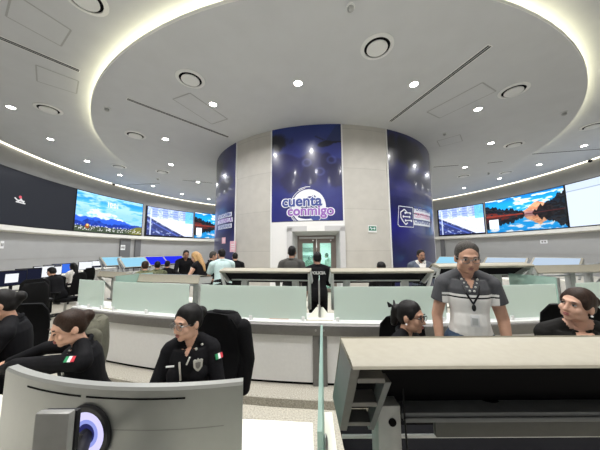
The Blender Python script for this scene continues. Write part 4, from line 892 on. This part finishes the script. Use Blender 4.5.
    if hair != 'bald':
        he((0, -.020, .030), (.0795, .0925, .098)); he((0, -.045, -.005), (.073, .062, .075))
        if sex == 'f':
            he((0, .000, .050), (.0765, .073, .077))
            for x in (-1, 1): he((x*.060, .018, .040), (.018, .036, .036), MX.Rotation(D2(35), 3, 'X'))
        if hair == 'short':
            he((0, .000, .060), (.0765, .063, .066))
            for x in (-1, 1): he((x*.070, .004, .012), (.010, .020, .035))
        if hair in ('bun', 'claw'): he((0, -.118, .028), (.048, .042, .046)); he((0, -.085, .0), (.05, .04, .05)); [he((x*.066, .012, .03), (.014, .04, .04)) for x in (-1, 1)]
        if hair == 'claw': b.cap(H @ V((0, -.125, .0)), H @ V((0, -.14, -.085)), .042*s, .028*s)
        if hair == 'long':
            b.cap(H @ V((0, -.07, 0)), H @ V((0, -.10, -.22)), .072*s, .062*s); b.cap(H @ V((0, -.10, -.22)), H @ V((0, -.11, -.36)), .062*s, .03*s)
            for x in (-1, 1): b.cap(H @ V((x*.066, -.01, .03)), H @ V((x*.075, -.03, -.18)), .024*s, .024*s)
        if hair == 'top': pass
        mobj('hair', remesh(b, .007 if q else .012, 2), [hm], r)
    # clothes
    b = B(); torso(b, .014 if hem > -.1 else .012, hem, .46)
    for i, x in enumerate((-1, 1)):
        if sleeve == 'long': b.cap(sh[i], el[i], .064*f*s, .053*f*s).cone(el[i], wr[i] + (el[i] - wr[i])*.06, .053*f*s, .038*f*s); b.ell(el[i], (.053*f*s,)*3)
        elif sleeve == 'short': m = sh[i] + (el[i] - sh[i])*slf; b.cap(sh[i], sh[i] + (m - sh[i])*.3, .066*s, .066*s); b.cone(sh[i], m, .066*s, .070*s)
    vn = [e for e in extras if e[0] == 'vneck']; tm_ = list(topm) or [top]; tf = topfn(T) if topfn else (lambda c: 0); Ti = T.inverted()
    if vn:
        tm_.append(vn[0][2]); zv = vn[0][1]; t0_ = tf
        def tf(c):
            p = Ti @ c
            return len(tm_) - 1 if p.y > .0 and p.z > zv and abs(p.x) < (p.z - zv)*.42 + .004 else t0_(c)
    mobj(tname, remesh(b, .0058 if q else .013, 5 if q else 3), tm_, r, None, tf)
    b = B()
    if sleeve != 'none':
        rg = B()
        for k in range(15):
            a = R_(115 + 310*k/14 - 0); c = V((.066*math.cos(a), .066*math.sin(a)*.95 - .012, .475 + .02*math.sin(-a) - .012*(1 + math.sin(a)))); b.ell(T @ c, (.017*s, .017*s, .024*s), T3, 10, 8)
        mobj('collar', remesh(b, .008, 3), [top if not topm else topm[0]], r)
    b = B()
    rg = [[T @ V(((rx + .014)*math.cos(a), cy + (ry + .014)*math.sin(a), t)) for a in [T2*i/24 for i in range(24)]] for t, rx, ry, cy in ((-.13, .14*W, .11, 0), (-.05, .17*W, .124, 0), (.05, .16*W, .118, 0), (.10, .140*W, .106, 0))]
    b.loft(rg)
    for i in range(2): b.cap(hip[i], kn[i], .095*s, .070*s); b.cone(kn[i], an[i], .070*s, .058*s); b.ell(kn[i], (.070*s,)*3)
    mobj('trousers', remesh(b, .013, 3), [bot], r)
    for i, x in enumerate((-1, 1)):
        p = an[i]; o = obj('shoe', B().ell((p.x, p.y + .06, .045), (.048, .135, .045)).box((p.x, p.y + .06, .012), (.085, .25, .024), None, .01), shoe_m, r, 60)
    # extras: (kind, ...)
    for e in extras:
        k = e[0]
        if k == 'glasses':
            b = B()
            for x in (-1, 1):
                b.ring(H @ V((x*.033, .099, .006)), .025*s, .0019*s, H3, 18, .78); b.tube([H @ V((x*.058, .096, .012)), H @ V((x*.080, .0, .010))], .0022*s, 6)
            b.tube([H @ V((-.009, .101, .010)), H @ V((.009, .101, .010))], .0024*s, 6); obj('glasses', b, e[1], r)
        if k == 'flag':       # three-colour patch on the upper arm
            i = e[1]; a, c = sh[i], el[i]; up = (a - c).normalized(); out = V((-1 if i == 0 else 1, 0, 0)) if len(e) < 3 else V(e[2]); out = (out - up*out.dot(up)).normalized(); tg = up if len(e) > 4 else up.cross(out)
            ct = a + (c - a)*(e[3] if len(e) > 3 else .22) + out*.066*f; M = MX((tg, out.cross(tg), out)).transposed()
            for j, m in enumerate((grn, portal_m, red_)): obj('flag_patch', B().box(ct + tg*(j - 1)*.020, (.020, .036, .008), M), m, r)
        if k == 'shield':
            c = T @ V(e[1]); pl = [(-.03, .03), (-.02, .038), (-.008, .032), (0, .045), (.008, .032), (.02, .038), (.03, .03), (.027, -.012), (.012, -.034), (0, -.042), (-.012, -.034), (-.027, -.012)]
            n3 = T3 @ MX.Rotation(D2(e[2]), 3, 'Z'); obj('badge', B().prism([c + n3 @ V((x, 0, z)) for x, z in pl], n3 @ V((0, .008, 0))), glint, r, 0, label='silver star shield badge'); obj('badge_emblem', B().prism([c + n3 @ V((x*.55, .008, z*.55)) for x, z in pl], n3 @ V((0, .003, 0))), grey_m, r, 0)
        if k == 'strip': c = T @ V(e[1]); obj(e[3], B().box(c, e[2], T3 @ MX.Rotation(D2(e[4]), 3, 'Y') if len(e) > 4 else T3), e[5] if len(e) > 5 else portal_m, r)
        if k == 'studs':
            for c in e[1]: obj('collar_pin', B().ell(T @ V(c), (.009, .006, .009), T3, 10, 8), glint, r)
        if k == 'lanyard':
            zl = e[1]; b = B()
            fy = lambda z: .150 + .028*max(0, 1 - abs(z - .10)/.18)
            for x in (-1, 1): b.tube([T @ V((x*.055, -.04, .50)), T @ V((x*.062, .075, .44)), T @ V((x*.04, fy(.36), .36)), T @ V((0, fy(zl), zl))], .0065, 6)
            obj('lanyard', b, black_m, r); obj('badge_reel', B().ell(T @ V((0, fy(zl) + .008, zl - .025)), (.014, .009, .026), T3), black_m, r)
            obj('badge_card', B().box(T @ V((0, fy(zl) + .012, zl - .115)), (.058, .004, .085), T3, .002), mat('card_white', (.66, .66, .66), .3), r); obj('card_print', B().box(T @ V((0, fy(zl) + .0145, zl - .12)), (.036, .002, .05), T3), lgrey_m, r)
        if k == 'text':
            bm = text_bm(e[1], e[2], .004, .001); 
            for v in bm.verts: v.co = T @ V((v.co.x, e[3] - v.co.z, e[4] + v.co.y))
            obj('back_lettering', bm, glint, r, 0)
        if k == 'earring': obj('earring', B().ell(H @ V((e[1]*.083, .0, -.045)), (.007*s,)*3), portal_m, r)
        if k == 'bow':
            b = B()
            for x in (-1, 1): b.prism([H @ V((0, -.14, .05)), H @ V((x*.055, -.165, .085)), H @ V((x*.06, -.15, .045))], H3 @ V((0, -.012, 0)))
            obj('hair_claw', b, black_m, r, 0)
        if k == 'beard':
            b = B(); b.ell(H @ V((0, .056, -.083)), (.045*s, .042*s, .036*s), H3); b.ell(H @ V((0, .088, -.046)), (.028*s, .012*s, .007*s), H3); obj('beard', b, hm, r)
        if k == 'lapels':
            for x in (-1, 1): obj('lapel', B().prism([T @ V(c) for c in ((x*.05, .07, .475), (x*.085, .095, .40), (x*.06, .128, .33), (x*.004, .145, .20), (x*.022, .122, .33))], T3 @ V((0, .010, 0))), e[1], r, 0)
    return r
def polo(T):
    Ti = T.inverted()
    def f(c):
        p = Ti @ c
        if p.z < .345 and abs(p.x) < .185 and p.y > -.12:
            return 2 if .316 < p.z < .327 else 1
        return 0
    return f
# --- the six near people
person('woman in a black uniform jacket with tricolour patch, eyes lowered, leaning over the desk', 69, 327.5, 1.80, 132, 'sit', 14, -4, 20, 16, -4, 'f', skin_a, 'bun', hair_b, unif, 'long', 'jacket', trou,
       (('w', (-1.92, 1.70, .89), (-2.15, 1.83, .81)), ('w', (-2.0, 1.98, .90), (-2.22, 1.90, .815))), 1, (('flag', 0, (-.9, .25, .75), .10, 1), ('strip', (-.13, .10, .36), (.05, .01, .02), 'collar_tab', 30, glint), ('studs', ((-.07, .05, .475),))), 1.05, closed=True)
person('bespectacled woman in black uniform with silver shield badge, head turned to the left', 188, 322, 1.76, 190, 'sit', 6, 0, -34, 9, 0, 'f', skin_a, 'bun', hair_k, unif, 'long', 'jacket', trou, 'type', 1,
       (('glasses', grey_m), ('flag', 0, (-.75, .65, 0)), ('shield', (-.080, .136, .375), 12), ('strip', (.095, .134, .375), (.05, .006, .010), 'name_tape'), ('strip', (.030, .146, .345), (.010, .008, .12), 'zip_edge', 4, glint), ('strip', (-.018, .138, .405), (.010, .012, .05), 'pen', -22, glint), ('studs', ((-.055, .085, .455), (-.085, .045, .465), (.03, .160, .275), (.03, .162, .245))), ('vneck', .42, skin_a)), .86)
person('woman in black with dark-rimmed glasses and a hair claw, in profile facing right', 411, 316.5, 1.98, -135, 'sit', 10, 0, -2, 4, 0, 'f', skin_b, 'claw', hair_k, unif, 'long', 'jacket', trou, 'desk', 1, (('glasses', black_m), ('bow',), ('earring', 1), ('earring', -1)), .92)
person('standing man in a charcoal and white polo shirt, jeans and glasses, wearing a lanyard', 467, 257.5, 1.92, 158, 'stand', 2, 0, 2, 17, 0, 'm', skin_m, 'short', hair_g, charc, 'short', 'polo_shirt', jean,
       (((-.217, -.01, .15), (-.217, .07, -.10)), ((.217, -.01, .15), (.217, .07, -.10))), 1, (('glasses', grey_m), ('lanyard', .285), ('vneck', .395, skin_m), ('studs', tuple((x*(.05 - .012*k), .085 + .018*k, .452 - .026*k) for x in (-1, 1) for k in range(4)))), .82, polo, (charc, polo_w, black_m), .02, hem=.045, slf=.55)
person('seated woman in a black blazer with brown hair tied back, looking to the left', 577, 305, 1.74, 150, 'sit', 4, 4, -50, -4, -10, 'f', skin_a, 'bun', hair_b, blaz, 'long', 'blazer', trou, 'type', 1, (('earring', -1), ('lapels', blaz), ('vneck', .34, skin_a)), 1.1)
person('woman in a black uniform jacket at the left picture edge, partly cut off', 0, 305, 2.05, 128, 'sit', 10, 0, 5, 15, 0, 'f', skin_b, 'bun', hair_k, unif, 'long', 'jacket', trou, 'desk', 1, (('flag', 0, (-.9, .35, .2)),), 1.1)
# --- people further back
person('man in a mint green polo shirt seen from behind, left of the door', 221.5, 254.5, 5.4, 32, 'stand', 10, 0, 10, 12, 0, 'm', skin_b, 'short', hair_k, mint, 'short', 'polo_shirt', trou, 'desk', 0, (), 1.1)
person('balding man in black facing right, just left of the man in mint green', 213.5, 256, 6.2, -60, 'stand', 6, 0, 0, 12, 0, 'm', skin_b, 'short', hair_g, unif, 'long', 'jacket', trou, 'hang', 0)
person('person in black behind the right shoulder of the man in mint green', 235, 257, 6.6, 20, 'stand', 4, 0, 0, 15, 0, 'm', skin_b, 'short', hair_k, unif, 'long', 'jacket', trou, 'hang', 0)
person('blonde woman in a sleeveless black top, by the left end of the consoles', 195.5, 257, 5.5, 80, 'stand', 14, 0, 0, 22, 0, 'f', skin_a, 'long', hair_y, unif, 'none', 'top', trou, 'desk', 0)
person('man in a black jacket beyond the blonde woman, facing the room', 186, 254.5, 6.9, 215, 'stand', 12, 0, 0, 20, 0, 'm', skin_c, 'short', hair_k, unif, 'long', 'jacket', trou, 'desk', 0)
person('seated person with brown hair and olive shirt before the left blue display', 145, 266, 6.0, 40, 'sit', 8, 0, 0, 5, 0, 'm', skin_a, 'short', hair_b, camo, 'long', 'shirt', trou, 'type', 0)
person('seated person with black hair and pale shirt before the blue display nearest the column', 157.5, 265.5, 6.9, 30, 'sit', 6, 0, 0, 5, 0, 'm', skin_b, 'short', hair_k, camo, 'long', 'shirt', trou, 'type', 0)
person('seated person in black right beside the person in a pale shirt', 167.5, 264.5, 7.7, 20, 'sit', 6, 0, 0, 5, 0, 'm', skin_b, 'short', hair_k, unif, 'long', 'jacket', trou, 'type', 0)
person('man in a dark grey jacket seen from behind, standing before the glass door', 292, 252.3, 4.8, -6, 'stand', 3, 0, 0, 4, 0, 'm', skin_c, 'short', hair_k, mat('jacket_grey', (.055, .052, .048), .85), 'long', 'jacket', trou, 'hang', 0)
person('officer in black with white back lettering, in the gap between two consoles', 317.3, 258.3, 4.4, 0, 'stand', 2, 0, 0, 8, 0, 'm', skin_c, 'short', hair_k, unif, 'long', 'vest', trou, 'cross', 0, (('text', 'POLICIA', .068, -.150, .36),))
person('bearded man in a blue grey suit standing before the right blue panel', 421, 255.5, 5.1, 176, 'stand', 3, 0, 6, 10, 0, 'm', skin_c, 'short', hair_k, suit, 'long', 'suit_jacket', trou, 'hang', 0, (('beard',), ('vneck', .25, whites), ('lapels', suit)), 1.05)
person('person whose black hair just shows above the console right of the door', 381, 268, 4.6, 10, 'sit', 4, 0, 0, 0, 0, 'm', skin_c, 'short', hair_k, unif, 'long', 'jacket', trou, 'type', 0)
person('person in black leaning on the curved desk before a white monitor', 51.5, 272, 6.2, 84, 'sit', 24, 0, 0, 22, 0, 'm', skin_b, 'short', hair_k, unif, 'long', 'jacket', trou, 'desk', 0)
person('woman with long black hair and a white shirt seated at the curved desk', 73, 266.5, 7.9, 80, 'sit', 8, 0, 0, 10, 0, 'f', skin_b, 'long', hair_k, whites, 'long', 'shirt', trou, 'desk', 0)
person('person in a pale shirt behind the right leaf of the glass door', 326.5, 255.5, 10.9, 60, 'stand', 4, 0, 0, 10, 0, 'm', skin_b, 'short', hair_k, whites, 'long', 'shirt', trou, 'hang', 0)
person('person in olive behind the left leaf of the glass door', 309.5, 258.5, 10.9, -40, 'stand', 4, 0, 0, 10, 0, 'm', skin_b, 'short', hair_k, camo, 'long', 'shirt', trou, 'hang', 0)

# ================================================================== LIGHT, CAMERA
for r_, p in ((mu, P(RCOL, cD, ZP)), (ml, P(RCOL, tL1, 0)), (mr, P(RCOL, tR0, 0))): rebase(r_, p)
def lamp(name, p, power, size, col=(1, .985, .965), spread=PI*.86):
    l = bpy.data.lights.new(name, 'AREA'); l.shape = 'DISK'; l.size = size; l.energy = power; l.color = col; l.spread = spread
    o = bpy.data.objects.new(name, l); COL.objects.link(o); o.location = p; return o
for p in DL: lamp('downlight_lamp', (p.x, p.y, p.z - .03), 85, .2, (1, .985, .965) if p.y < 9 else (.93, .95, 1.))
# the same fittings overhead and behind the photographer, and round the far side of the hall
for x, y in ((-1.6, .6), (1.8, .4), (-4.6, 1.6), (5.2, 2.0), (-.2, 2.6), (3.2, 2.9), (-3.2, 3.4)):
    R = math.hypot(x - CX, y - CY); z = (ZDISC if R < RDISC else ZTOP) - .03
    lamp('downlight_lamp', (x, y, z), 95, .2)
for k in range(6):
    t = R_(120 + 24*k); p = P(14 if k % 2 else 9.5, t); lamp('downlight_lamp', (p.x, p.y, (ZTOP if k % 2 else ZDISC) - .03), 110, .2, (.93, .95, 1.))
lb_ = MD @ V((0, 2.2, 2.55)); lamp('lobby_lamp', lb_, 90, .5, (.95, 1, .98))
sc = bpy.context.scene
w = bpy.data.worlds.new('world'); sc.world = w; w.use_nodes = True; w.node_tree.nodes['Background'].inputs[0].default_value = (.3, .3, .3, 1); w.node_tree.nodes['Background'].inputs[1].default_value = .2
cam = bpy.data.cameras.new('camera'); co = bpy.data.objects.new('camera', cam); COL.objects.link(co); sc.camera = co
cam.sensor_width = 36; cam.lens = F/600*36; cam.clip_start = .05; cam.clip_end = 200
co.matrix_world = MX.Translation((0, 0, EYE)) @ (MX.Rotation(PI/2 + PIT, 4, 'X') @ MX.Rotation(ROLL, 4, 'Z'))
vs_ = sc.view_settings; vs_.view_transform = 'Standard'; vs_.look = 'None'; vs_.gamma = 1; vs_.use_curve_mapping = False; vs_.exposure = 0.18
sc.cycles.use_denoising = True; sc.cycles.max_bounces = 8; sc.cycles.diffuse_bounces = 5; sc.cycles.transparent_max_bounces = 12; sc.cycles.sample_clamp_indirect = 8; sc.cycles.caustics_reflective = False; sc.cycles.caustics_refractive = False
